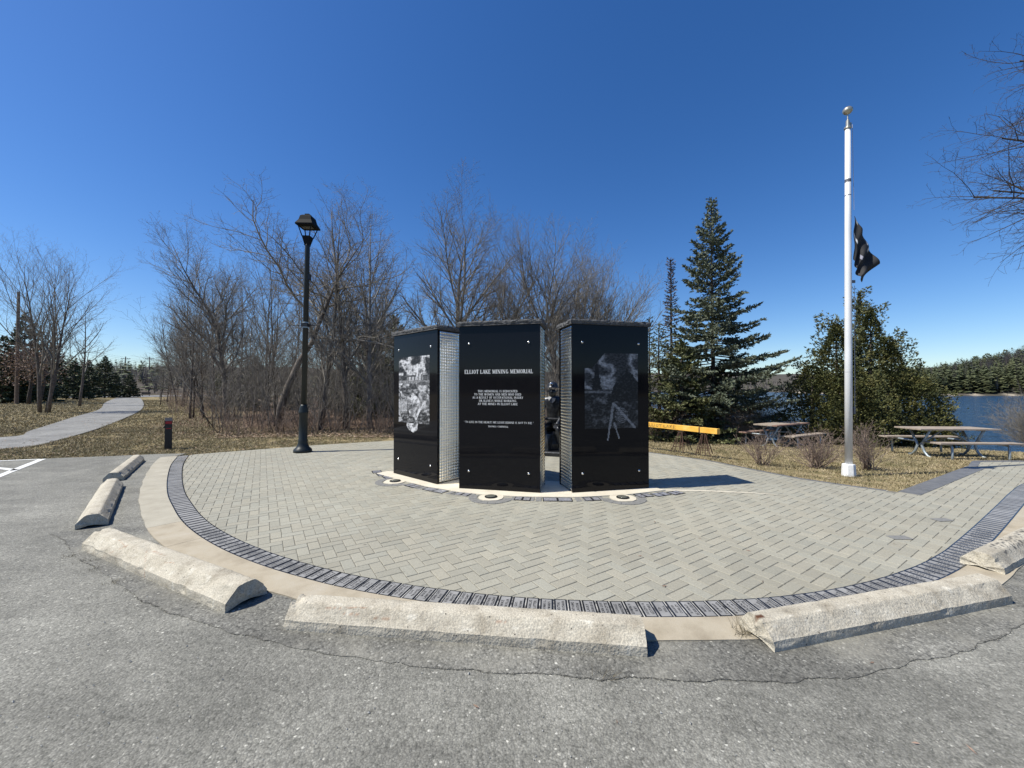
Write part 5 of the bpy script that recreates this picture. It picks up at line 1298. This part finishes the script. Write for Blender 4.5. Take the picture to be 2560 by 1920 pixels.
# ------------------------------------------------------------------ conifers
def needles(mb, p, d, L, rs, ln=.085, w=.03, per=24):
    n = max(3, int(L * per)); add = mb.v.append; F = mb.f
    for k in range(n):
        t = rs.random() * L; q = (p[0] + d[0] * t, p[1] + d[1] * t, p[2] + d[2] * t)
        nd = vrot(d, rs.uniform(.35, 1.0), rs.uniform(0, 6.28)); sd = vrot(nd, 1.57, rs.uniform(0, 6.28))
        l = ln * rs.uniform(.6, 1.3); b = len(mb.v); h = w * rs.uniform(.6, 1.2)
        add((q[0] - sd[0] * h, q[1] - sd[1] * h, q[2] - sd[2] * h)); add((q[0] + sd[0] * h, q[1] + sd[1] * h, q[2] + sd[2] * h))
        add((q[0] + nd[0] * l, q[1] + nd[1] * l, q[2] + nd[2] * l)); F.append((b, b + 1, b + 2)); mb.m.append(0)
def spruce_mesh(H, Rr, seed, m, bark='bark_dark', z0=.1, nb=110, up=.10, ln=.085, w=.028, per=24, tws=.1, power=.85, rt=.1, gap=.15, reach=None):
    rs = random.Random(seed); a, c = MB(), MB()
    a.tube([(0, 0, -.2), (.02, 0, H * .35), (0, .02, H * .7), (0, 0, H)], [rt, rt * .75, rt * .4, .008], 8)
    for i in range(nb):
        f = z0 + (1 - z0) * (i / nb) ** 1.05; z = H * f
        L = max(.12, Rr * (1 - f) ** power * rs.uniform(.62, 1.12)); az = i * 2.399 + rs.uniform(-.4, .4)
        if reach: L *= reach(az, f)
        if rs.random() < gap * (1 - f): continue
        d = [cos(az), sin(az), rs.uniform(-.12, .12) + (.55 * f if f > .6 else 0)]
        n = max(3, int(L / .3) + 1); p = (0, 0, z); pts = [p]
        for k in range(n):
            t = (k + 1) / n; dz = d[2] - .16 * (1 - t) + up * 2.4 * t * t; q = sqrt(1 + dz * dz)
            p = (p[0] + d[0] / q * L / n + rs.gauss(0, .01), p[1] + d[1] / q * L / n + rs.gauss(0, .01), p[2] + dz / q * L / n); pts.append(p)
        a.tube(pts, [.02 * (1 - .85 * k / n) * (.4 + L / 3) + .003 for k in range(n + 1)], 4, cap=False)
        # side twigs
        m2 = int(L / tws); 
        for k in range(m2):
            t = .18 + .82 * (k + .5) / m2; x = t * n; ii = min(n - 1, int(x)); u = x - ii
            q = tuple(pts[ii][cc] + (pts[ii + 1][cc] - pts[ii][cc]) * u for cc in (0, 1, 2))
            dd = Vector(pts[ii + 1]) - Vector(pts[ii]); dd.normalize()
            for s in (-1, 1):
                if rs.random() < .12: continue
                l = min(.55, .42 * L * (1 - t) + .13) * rs.uniform(.6, 1.15)
                ang = s * rs.uniform(.6, 1.05); e = (dd.x * cos(ang) - dd.y * sin(ang), dd.x * sin(ang) + dd.y * cos(ang), dd.z + rs.uniform(-.28, .22))
                el = sqrt(sum(v * v for v in e)); e = tuple(v / el for v in e)
                needles(c, q, e, l, rs, ln, w, per)
        e = Vector(pts[-1]) - Vector(pts[-2]); e.normalize(); needles(c, tuple(Vector(pts[-1]) - e * .2), tuple(e), .28, rs, ln, w, per)
    needles(c, (0, 0, H - .35), (0, 0, 1), .4, rs, ln, w, per * 1.5)
    return a.mesh('trunk', M[bark], True), c.mesh('crown', m)
big = spruce_mesh(9.6, 2.9, 61, M['spruce'], nb=185, z0=.10, up=.16, per=32, gap=.05, tws=.085, w=.038, ln=.10, reach=lambda az, f: 1.18 if cos(az) > .2 and f < .5 else 1.0)
put_tree(big, SX(1782, 15.2), 15.2, 0, 'tall blue-green spruce standing over the yellow beam', name='spruce_tree')
sp_low = spruce_mesh(3.9, 2.1, 62, M['spruce_low'], nb=95, z0=.03, up=.12, per=36, gap=0, tws=.085, w=.042, ln=.1)
put_tree(sp_low, SX(1705, 14.8), 14.8, .5, 'low green spruce spreading at the foot of the tall one', name='spruce_tree')
put_tree(sp_low, SX(1820, 14.9), 15.4, 2.5, 'low green spruce right of the tall spruce trunk', name='spruce_tree', sc=.78)
put_tree(spruce_mesh(8.3, .72, 63, M['dead_needle'], nb=170, z0=.3, up=-.02, per=34, tws=.09, power=.7, gap=.05, ln=.08, w=.024), SX(1679, 17.0), 17.0, 0, 'thin browning spruce with a spire top left of the tall spruce', name='spruce_tree')
put_tree(spruce_mesh(6.6, 1.0, 64, M['pine'], nb=90, z0=.1, up=.04, per=30), SX(1624, 18.0), 18.0, 0, 'dark narrow spruce peeking over the right pillar corner', name='spruce_tree')
put_tree(spruce_mesh(5.0, 1.5, 65, M['spruce_low'], nb=90, z0=.05, up=.05, per=30), SX(1648, 16.2), 16.2, 1, 'bushy green spruce between right pillar and browning spruce', name='spruce_tree')
for k, (s, d, H, lab) in enumerate(((930, 22, 5.2, 'dark spruce deep in the woods left of the left pillar'), (985, 24, 6.2, 'dark spruce deep in the woods just behind the left pillar'), (860, 27, 4.5, 'dark low spruce deep in the woods behind the lamp post'), (640, 30, 4.2, 'dark low spruce deep in the woods left of the lamp post'), (740, 32, 3.6, 'dark low spruce far back right of the oak trunk'), (560, 34, 4.0, 'dark low spruce deep behind the leaning grey tree'), (1050, 26, 4.4, 'dark spruce deep in the woods behind the pillar row'))):
    put_tree((sp_low[0], sp_low[1]), SX(s, d), d, k, lab, name='spruce_tree', sc=H / 3.9 * .8, szz=H / 3.9)

def cedar_mesh(H, Rr, seed, N, m=None, round_=.85, size=.075, skirt=0.0):
    rs = random.Random(seed); a, c = MB(), MB()
    a.tube([(0, 0, -.3), (0, 0, H * .5), (0, 0, H * .93)], [.07, .05, .01], 6)
    add = c.v.append; pl = []
    for i in range(70):
        f = rs.random() ** 1.1 * .97; az = rs.uniform(0, 6.28); rad = Rr * max(.05, 1 - f) ** round_ * min(1, .55 + 1.8 * f) * rs.uniform(.75, 1.0)
        up_ = rs.uniform(.9, 2.6); l = sqrt(1 + up_ * up_); pl.append(((cos(az) * rad, sin(az) * rad, skirt + (H - skirt) * f), (cos(az) / l, sin(az) / l, up_ / l), rs.uniform(.25, .75) * (.6 + .4 * Rr), az))
    for i in range(N):
        f = rs.random() ** 1.25; z = skirt + (H - skirt) * f
        rad = Rr * (max(0.0, 1 - f) ** round_) * (1 + .0) * min(1, .55 + 1.8 * f)
        az = rs.uniform(0, 6.28)
        lump = 1 + .34 * nz(cos(az) * 1.8 + seed, sin(az) * 1.8, z * 1.15) + .55 * max(-.3, nz(cos(az) * 5 + seed, sin(az) * 5, z * 3.2)) + (.3 * rs.random() if rs.random() < .08 else 0)
        rr = rad * lump * (1 - .42 * rs.random() ** 2.2)
        p = (cos(az) * rr, sin(az) * rr, z)
        if rs.random() < .36:
            q_, d_, L_, az = rs.choice(pl); t = rs.random(); sp = .17 * (1 - t) + .03
            p = tuple(q_[cc] + d_[cc] * L_ * t + rs.gauss(0, sp) for cc in (0, 1, 2))
        for k in range(4):
            out = (cos(az) * rs.uniform(.3, 1) + rs.gauss(0, .35), sin(az) * rs.uniform(.3, 1) + rs.gauss(0, .35), rs.uniform(-.1, 1.0))
            l = sqrt(sum(v * v for v in out)) or 1; o = tuple(v / l for v in out); s = vrot(o, 1.57, rs.uniform(0, 6.28))
            L = size * rs.uniform(.5, 1.55); w = size * .21 * rs.uniform(.7, 1.3); b = len(c.v)
            add((p[0] - s[0] * w * .4, p[1] - s[1] * w * .4, p[2] - s[2] * w * .4)); add((p[0] + o[0] * L * .5 + s[0] * w, p[1] + o[1] * L * .5 + s[1] * w, p[2] + o[2] * L * .5 + s[2] * w))
            add((p[0] + o[0] * L, p[1] + o[1] * L, p[2] + o[2] * L)); add((p[0] + o[0] * L * .45 - s[0] * w, p[1] + o[1] * L * .45 - s[1] * w, p[2] + o[2] * L * .45 - s[2] * w))
            c.f.append((b, b + 1, b + 2, b + 3)); c.m.append(0)
    return a.mesh('trunk', M['bark'], True), c.mesh('crown', m or M['cedar'])
ced = [cedar_mesh(5.5, 1.35, 71, 9000), cedar_mesh(3.9, 1.25, 72, 7000), cedar_mesh(2.9, 1.25, 73, 5500, round_=.6), cedar_mesh(6.4, .55, 74, 2600, round_=1.0)]
for q, s, d, rz, sc, lab in ((0, 2178, 14.6, 0, 1.0, 'tallest olive-green cedar behind the flagpole'), (3, 2152, 15.2, 1, 1.0, 'thin ragged spire rising behind the tallest cedar'), (1, 2092, 14.4, .5, 1.15, 'cedar with a rounded top left of the flagpole'),
                             (2, 2030, 14.6, 2, 1.0, 'low dark cedar nearest the gap of water'), (1, 2230, 14.2, 3, 1.05, 'cedar right of the tallest one, behind the long picnic table'), (2, 2288, 13.8, 1.4, .98, 'golden-green cedar lowest on the right of the clump'), (2, 2140, 13.6, .2, .95, 'low cedar bush at the front of the clump by the flagpole'), (2, 2345, 13.6, 2.2, .55, 'small cedar bush at the right foot of the clump')):
    z = height(SX(s, d), d)
    put_tree(ced[q], SX(s, d), d, rz, lab, 'cedars clumped on the lake bank', sc=sc, name='cedar_tree', z=max(z, -1.0))

# conifers on the left lawn
pinem = [spruce_mesh(9.0, 3.0, 81, M['pine'], nb=110, z0=.04, up=.1, per=10, ln=.34, w=.14, tws=.26, rt=.16), spruce_mesh(8.0, 3.3, 82, M['pine'], nb=110, z0=.04, up=.08, per=10, ln=.34, w=.14, tws=.26, rt=.16)]
for q, s, d, H, lab in ((0, 60, 46, 10.8, 'tall dark spruce at the far left beside the utility pole'), (1, 10, 44, 7.6, 'broad green pine cut by the left edge'), (1, 95, 50, 7.2, 'dark green pine behind the three-stemmed tree'), (0, 135, 62, 9.0, 'dark pine in the middle of the left group'),
                        (1, 185, 62, 6.2, 'green pine behind the single bare tree'), (0, 222, 66, 6.6, 'dark pine right of the single bare tree'), (0, 262, 74, 8.0, 'dark pine with a spire beside the footpath'), (0, 290, 78, 5.0, 'short dark pine near the footpath bend'), (1, 325, 80, 4.8, 'small round pine at the bend of the footpath')):
    k = 9.0 if q == 0 else 8.0; put_tree(pinem[q], SX(s, d), d, q + s, lab, 'conifers on the left lawn', sc=min(1.1, H / k * 1.15), szz=H / k, name='pine_tree')
# trunks and the tree that kept its brown leaves
ok = tree_meshes(dict(MAPLE, n=[12, 7, 5, 3]), 9.0, .2, 91, stems=[(.02, 0, 0, 0, .9), (.15, 0, .9, .2, 1)], bm='bark_dark')
g = put_tree(ok, SX(72, 42), 42, 0, 'dark-trunked oak keeping its dry brown leaves, left lawn', name='oak_tree')
lf = MB(); rs = random.Random(12)
for k in range(2600):
    cx, cz = rs.gauss(.9, 1.7), rs.gauss(4.4, 1.3); cy = rs.gauss(-1, 1.3)
    if cz < 2.0 or cz > 6.6: continue
    s = rs.uniform(.05, .11); d = vrot((0, 0, 1), rs.uniform(0, 3), rs.uniform(0, 6.28)); e = vrot(d, 1.57, rs.uniform(0, 6))
    lf.add([(cx - d[0] * s, cy - d[1] * s, cz - d[2] * s), (cx + e[0] * s * .6, cy + e[1] * s * .6, cz + e[2] * s * .6), (cx + d[0] * s, cy + d[1] * s, cz + d[2] * s), (cx - e[0] * s * .6, cy - e[1] * s * .6, cz - e[2] * s * .6)], [(0, 1, 2, 3)])
lf.build('dry_leaves', M['oakleaf'], g)

# branches of a tree that stands outside the picture on the right
BRS = dict(seg=[9, 7, 5, 4, 3], wig=[.07, .12, .14, .16, .16], trop=[.035, .0, .01, .01, 0], sides=[8, 6, 4, 3, 3], tip=[.3, .3, .3, .4, .5], n=[9, 8, 7, 4], f0=[.45, .15, .15, .15], ang=[(45, 75), (25, 55), (28, 60), (28, 60)], lr=[.62, .45, .42, .42], fall=[.3, .4, .35, .3], rr=[.5, .5, .5, .6], ref=[1, 2.6, 1.2, .5], droopy=True)
rs = random.Random(17); a, c = MB(), MB()
grow((a, c), (0, 0, -.1), (.02, 0, 1), 9.5, .17, 0, dict(BRS, n=[1, 2, 2, 2], f0=[.97, .6, .15, .15]), rs)
for (z, d, L) in ((4.7, (-.93, 0, .26), 5.0), (5.0, (-.93, .12, .12), 4.4), (5.7, (-.93, -.1, .24), 4.6), (6.7, (-.93, .05, .24), 4.3), (7.6, (-.93, .0, .22), 3.9)):
    grow((a, c), (0, 0, z), d, L, .05, 1, dict(BRS, trop=[0, .0, .01, .01, 0], n=[9, 13, 8, 4], f0=[.4, .35, .15, .15]), rs)
g = empty('bare_tree', (15.35, 8.0, .35), 0, 'bare spreading tree at the right edge, only its branch tips in view', 'tree')
a.build('trunk', M['bark_dark'], g, smooth=True); c.build('crown', M['bark_dark'], g, smooth=True)

# ------------------------------------------------------------------ far woods across the lake and round about
def far_conifer(c, x, y, z, H, rs, wide=.26):
    n = 34
    for k in range(n):
        f = .12 + .88 * (k / n); rr = H * wide * (1 - f) ** .75 * rs.uniform(.45, 1.15) + .15; az = rs.uniform(0, 6.28)
        px, py, pz = x + cos(az) * rr, y + sin(az) * rr, z + H * f - rr * .12; w = rr * .5 + .25
        b = len(c.v); c.v += [(x + cos(az + 1.6) * w * .5, y + sin(az + 1.6) * w * .5, z + H * f + .12 * H * .25), (px - sin(az) * w, py + cos(az) * w, pz), (px + sin(az) * w, py - cos(az) * w, pz + .2)]
        c.f.append((b, b + 1, b + 2)); c.m.append(0)
def far_bare(c, x, y, z, H, rs):
    for k in range(16):
        az = rs.uniform(0, 6.28); t = rs.uniform(0, .42); L = H * rs.uniform(.55, 1.0); w = rs.uniform(.05, .16); z0 = z + H * rs.uniform(0, .3)
        ex, ey = x + cos(az) * t * L, y + sin(az) * t * L; b = len(c.v)
        c.v += [(x - w, y, z0), (x + w, y, z0), (ex, ey, z0 + L * (1 - t * .4))]; c.f.append((b, b + 1, b + 2)); c.m.append(0)
rs = random.Random(44); fc, fbm_ = MB(), MB(); cnt = 0
# right-hand hill: conifers thick by the shore, bare trees higher up
while cnt < 4200:
    x = rs.uniform(225, 470); y = rs.uniform(150, 400); d = sdist(x, y, LAKE)
    if d < 5 or x / y > 1.75 or x / y < .55: continue
    z = height(x, y)
    if d > 120: continue
    cnt += 1
    if rs.random() < max(.38, 1.0 - d / 90): far_conifer(fc, x, y, z - .5, rs.uniform(9, 15) * (1 if d < 30 else .85), rs)
    else: far_bare(fbm_, x, y, z, rs.uniform(8, 11), rs)
# the far end of the lake
for k in range(1500):
    x = rs.uniform(90, 520); y = rs.uniform(330, 760); d = sdist(x, y, LAKE)
    if d < 6 or d > 130: continue
    z = height(x, y)
    if rs.random() < .4: far_conifer(fc, x, y, z - .5, rs.uniform(6, 11), rs)
    else: far_bare(fbm_, x, y, z, rs.uniform(6, 10), rs)
# hill town and ridges at the left, plus woods behind the camera (reflected in the granite)
for k in range(2400):
    a = rs.choice((rs.uniform(-1.05, -.55), rs.uniform(-1.05, .3), rs.uniform(1.2, 5.1))); r = rs.uniform(125, 330) if rs.random() < .7 else rs.uniform(330, 700)
    x, y = r * sin(a), r * cos(a)
    if sdist(x, y, LAKE) < 8 or (y > 40 and -100 < x < -30 and y < 145): continue
    z = height(x, y)
    if rs.random() < .45: far_conifer(fc, x, y, z - .5, rs.uniform(6, 10), rs)
    else: far_bare(fbm_, x, y, z, rs.uniform(6, 9), rs)
fc.build('far_pine_forest', M['far_pine'], kind='stuff', label='dark green pine forest on the hill across the lake and round the town')
fbm_.build('far_bare_woods', M['far_bare'], kind='stuff', label='grey brown bare woods on the far hills')
# pines on the skyline that can be told apart
sky_p = spruce_mesh(11, 3.6, 85, M['far_pine'], nb=46, z0=.3, up=.05, per=3.2, ln=.8, w=.32, tws=.9, rt=.2, power=.45)
for k, (s, d, H) in enumerate(((2270, 245, 11), (2310, 262, 10), (2365, 268, 11.5), (2405, 262, 10.5), (2440, 285, 12), (2470, 290, 12.5), (2515, 300, 13), (2548, 292, 11.5), (2340, 238, 11), (2430, 236, 12), (2500, 232, 12), (2455, 234, 11))):
    x = SX(s, d); put_tree(sky_p, x, d, k, 'dark pine standing out on the wooded hill across the lake', 'dark pines standing out on the wooded hill across the lake', sc=H / 11, name='pine_tree')

# ------------------------------------------------------------------ town: houses, poles, wires
def house(x, y, w, d, h, rz, label, m='wall'):
    z = height(x, y); g = empty('house', (x, y, z), rz, label, 'house', 'houses on the town hill')
    b = MB(); b.box((0, 0, h / 2 - 1), (w, d, h + 2)); b.build('wall', M[m], g)
    b = MB(); b.add([(-w / 2 - .4, -d / 2 - .4, h), (w / 2 + .4, -d / 2 - .4, h), (w / 2 + .4, d / 2 + .4, h), (-w / 2 - .4, d / 2 + .4, h), (-w / 2 - .4, 0, h + d * .35), (w / 2 + .4, 0, h + d * .35)], [(0, 1, 5, 4), (2, 3, 4, 5), (0, 4, 3), (1, 2, 5), (3, 2, 1, 0)]); b.build('roof', M['roof'], g)
    for q in (-.28, .05, .3):
        b = MB(); b.box((q * w, -d / 2 - .03, h * .55), (w * .12, .06, h * .3)); b.build('window', M['lampglass'], g)
M['wall2'] = mat('tan_siding', (0.34, 0.29, 0.22), 0.85); M['wall3'] = mat('white_siding', (0.68, 0.68, 0.66), 0.8)
for k, (s, d, w) in enumerate(((352, 300, 9), (372, 265, 8), (388, 330, 9), (402, 290, 10), (415, 250, 9), (335, 350, 8), (425, 300, 11), (470, 360, 9), (300, 310, 9), (12, 150, 12))):
    house(SX(s, d), d, w, 6, 2.6 + .5 * (k % 3), (.2, -.3, .5, .1)[k % 4] + .5, ['white house on the town hill under the wires', 'small tan house by the far bend', 'grey-roofed house highest on the town hill', 'long tan house amid the bare trees', 'pale house nearest the far road', 'white house left of the hill crest', 'wide pale house at the edge of the woods', 'house glimpsed through the end of the woods', 'low house behind the small round pine', 'house beyond the road at the left edge'][k], ('wall3', 'wall2', 'wall')[k % 3])
def pole(x, y, H, label, arm=True):
    z = height(x, y); g = empty('utility_pole', (x, y, z), .3, label, 'utility pole')
    b = MB(); b.tube([(0, 0, -.3), (0, 0, H)], [.17, .12], 8); b.build('shaft', M['pole'], g)
    if arm:
        for q in (0, -1.6):
            if q and H < 11: continue
            b = MB(); b.box((0, 0, H - .7 + q), (2.4, .12, .12)); b.build('crossarm', M['pole'], g)
        for q in (-1.05, -.5, .5, 1.05):
            b = MB(); b.lathe([(.05, 0), (.05, .15), (.01, .2)], 6, (q, 0, H - .64)); b.build('insulator', M['pole'], g)
pole(SX(42, 42), 42, 12.3, 'brown wooden utility pole without arms at the left edge', False)
pole(SX(313, 120), 120, 11.0, 'utility pole with a crossarm left of the hill crest')
pole(SX(373, 128), 128, 11.4, 'utility pole with two crossarms above the far houses')
b = MB(); P0 = Vector((SX(313, 120), 120, height(SX(313, 120), 120) + 10.5)); P1 = Vector((SX(373, 128), 128, height(SX(373, 128), 128) + 10.9)); P2 = Vector((SX(-60, 95), 95, 17.5))
for off in (-.5, .5, -1.6):
    for (A_, B_) in ((P0, P1), (P2, P0)):
        pts = []
        for k in range(13): t = k / 12; q = A_.lerp(B_, t); pts.append((q.x, q.y, q.z + off * .5 - 4 * .6 * t * (1 - t)))
        b.tube(pts, [.018] * 13, 3, cap=False)
b.build('overhead_wires', M['wire'], label='thin overhead wires sagging between the utility poles', cat='wires')
bn = empty('park_bench', (SX(365, 92), 92, 0), .6, 'tiny dark bench beside the far end of the footpath', 'bench')
for nm, c, s_ in (('seat', (0, 0, .45), (1.6, .45, .05)), ('backrest', (0, .22, .75), (1.6, .05, .4)), ('leg', (-.6, 0, .22), (.08, .4, .44)), ('leg', (.6, 0, .22), (.08, .4, .44))):
    b = MB(); b.box(c, s_); b.build(nm, M['black_satin'], bn)
# orange-leaved shrub beyond the road
g = empty('orange_shrub', (SX(22, 66), 66, 0), 0, 'rusty orange shrub beyond the pole at the left', 'shrub'); b = MB(); rs = random.Random(5)
for k in range(500):
    cx, cy, cz = rs.gauss(0, 1.1), rs.gauss(0, 1), abs(rs.gauss(1.0, .8)); s = .16; d = vrot((0, 0, 1), rs.uniform(0, 3), rs.uniform(0, 6.28)); e = vrot(d, 1.57, rs.uniform(0, 6))
    b.add([(cx - d[0] * s, cy - d[1] * s, cz - d[2] * s), (cx + e[0] * s, cy + e[1] * s, cz + e[2] * s), (cx + d[0] * s, cy + d[1] * s, cz + d[2] * s)], [(0, 1, 2)])
b.build('foliage', M['orange'], g)

# ------------------------------------------------------------------ grass, litter, weeds
def blocked(x, y):
    if inside(x, y, OUT): return True
    if inside(x, y, lot): return True
    return False
PATHP = pa + pb[::-1]
def grass(name, n, fn, label, seed, hh=(.02, .05), wk=1.0):
    rs = random.Random(seed); b = MB(); c = 0
    while c < n:
        x, y = fn(rs)
        if blocked(x, y) or inside(x, y, PATHP): c += .2; continue
        if nz(x * 1.3, y * 1.3, 3) + .35 * nz(x * 5, y * 5, 1) < -.28 and rs.random() < .7: c += 1; continue
        c += 1; z = height(x, y); dist = sqrt(x * x + y * y); w = (.002 + .00042 * dist) * wk; h = rs.uniform(*hh) * (1 + .01 * dist)
        az = rs.uniform(0, 6.28); lx, ly = rs.gauss(0, h * .7), rs.gauss(0, h * .7); i = len(b.v)
        b.v += [(x - cos(az) * w, y - sin(az) * w, z), (x + cos(az) * w, y + sin(az) * w, z), (x + lx, y + ly, z + h)]; b.f.append((i, i + 1, i + 2)); b.m.append(0)
    b.build(name, M['grass'], kind='stuff', label=label)
grass('lawn_grass', 120000, lambda rs: (rs.uniform(2.6, 16), rs.uniform(5.9, 16.5)), 'dry yellow-green grass round the flagpole', 1)
grass('lawn_grass', 90000, lambda rs: (lambda d: (rs.uniform(-1.33 * d - 1, -3.0 if d > 12.5 else -4), d))(8.2 + 8 * rs.random() ** 1.3), 'dry brown grass between the lot and the woods', 2)
grass('lawn_grass', 60000, lambda rs: (lambda d: (rs.uniform(-1.34 * d, -.70 * d), d))(14 + 46 * rs.random() ** 1.5), 'grass of the far left lawn along the footpath', 3, (.03, .07), 1.2)
def litter(n, fn, seed, s0=.015, s1=.045, label=''):
    rs = random.Random(seed); b = MB()
    for _ in range(n):
        x, y = fn(rs)
        if blocked(x, y): continue
        z = height(x, y) + rs.uniform(.01, .05); s = rs.uniform(s0, s1); az = rs.uniform(0, 6.28); t = rs.uniform(-.6, .6); i = len(b.v)
        c_, s_ = cos(az), sin(az)
        b.v += [(x - c_ * s, y - s_ * s, z), (x + s_ * s * .5, y - c_ * s * .5, z + t * s * .5), (x + c_ * s, y + s_ * s, z + t * s), (x - s_ * s * .5, y + c_ * s * .5, z + .2 * s)]
        b.f.append((i, i + 1, i + 2, i + 3)); b.m.append(0)
    b.build('leaf_litter', M['litter'], kind='stuff', label=label)
litter(14000, lambda rs: (lambda d: (SX(rs.uniform(540, 1560), d), d))(12.6 + 9 * rs.random() ** 1.6), 1, .02, .055, 'fallen brown leaves along the foot of the woods')
litter(1600, lambda rs: (lambda d: (rs.uniform(-1.33 * d, -4), d))(8.6 + 14 * rs.random() ** 1.4), 2, label='scattered dry leaves on the left lawn')
litter(900, lambda rs: (rs.uniform(3, 15), rs.uniform(6, 14)), 3, .01, .03, label='scattered dry leaves round the flagpole')
b = MB(); rs = random.Random(77)
for (x, y) in [(2.02, 3.12), (-.93, 3.28), (1.2, 3.05)] + [(rs.uniform(-5.5, 8), rs.uniform(3.4, 8.5)) for _ in range(70)] + [(rs.uniform(-4, 4), rs.uniform(1.0, 2.2)) for _ in range(14)]:
    if y > 2.6 and not inside(x, y, OUT): continue
    a = rs.uniform(0, 6.28); l = rs.uniform(.012, .03); z = .006; ca, sa = cos(a), sin(a); w = rs.uniform(.002, .007); i = len(b.v)
    b.v += [(x - ca * l, y - sa * l, z), (x + sa * w, y - ca * w, z + .004), (x + ca * l, y + sa * l, z + .002), (x - sa * w, y + ca * w, z)]; b.f.append((i, i + 1, i + 2, i + 3)); b.m.append(0)
b.build('fallen_leaves', M['oakleaf'], kind='stuff', label='few dry leaf and twig bits blown over the paving')
def weeds(pts, label, n=40, H=.1, seed=1):
    rs = random.Random(seed); b = MB()
    for (x, y, r) in pts:
        for _ in range(n):
            px, py = x + rs.gauss(0, r), y + rs.gauss(0, r * .6); h = rs.uniform(.3, 1) * H; i = len(b.v); az = rs.uniform(0, 6.28)
            b.v += [(px - cos(az) * .0015, py - sin(az) * .0015, .002), (px + cos(az) * .0015, py + sin(az) * .0015, .002), (px + rs.gauss(0, h * .8), py + rs.gauss(0, h * .8), .002 + h)]; b.f.append((i, i + 1, i + 2)); b.m.append(0)
    b.build('weed_tufts', M['weed'], kind='stuff', label=label)
weeds([(1.50, 2.50, .03), (1.47, 2.44, .03)], 'dry weed tuft at the left end of the clean wheel stop', 60, .13)
weeds([(0.52, 2.10, .03)], 'small weed tuft growing in the asphalt crack', 30, .06, 2)
weeds([(-4.1, 3.6, .04), (-3.85, 3.5, .05), (-3.6, 3.35, .05), (-3.2, 3.12, .04)], 'dark debris and weeds along the rounded wheel stop', 40, .03, 3)
# grit and small stones on the asphalt
rs = random.Random(8); b = MB()
for _ in range(2600):
    y = .9 + 4.2 * rs.random() ** 1.5; x = rs.uniform(-1.4 * y - .2, 1.4 * y + .2)
    if inside(x, y, OUT): continue
    s = rs.uniform(.0015, .0045) * (2 if rs.random() < .03 else 1); a = rs.uniform(0, 6.28); z = .004; i = len(b.v)
    b.v += [(x + s * cos(a + k * 2.09), y + s * sin(a + k * 2.09), z) for k in range(3)] + [(x, y, z + s * 1.1)]
    b.f += [(i, i + 1, i + 3), (i + 1, i + 2, i + 3), (i + 2, i, i + 3)]; b.m += [0] * 3
M['grit'] = mat('pale_grit', (0.35, 0.34, 0.31), 0.8, fine=0.5, fscale=40)
b.build('grit', M['grit'], kind='stuff', label='loose pale grit scattered on the asphalt')
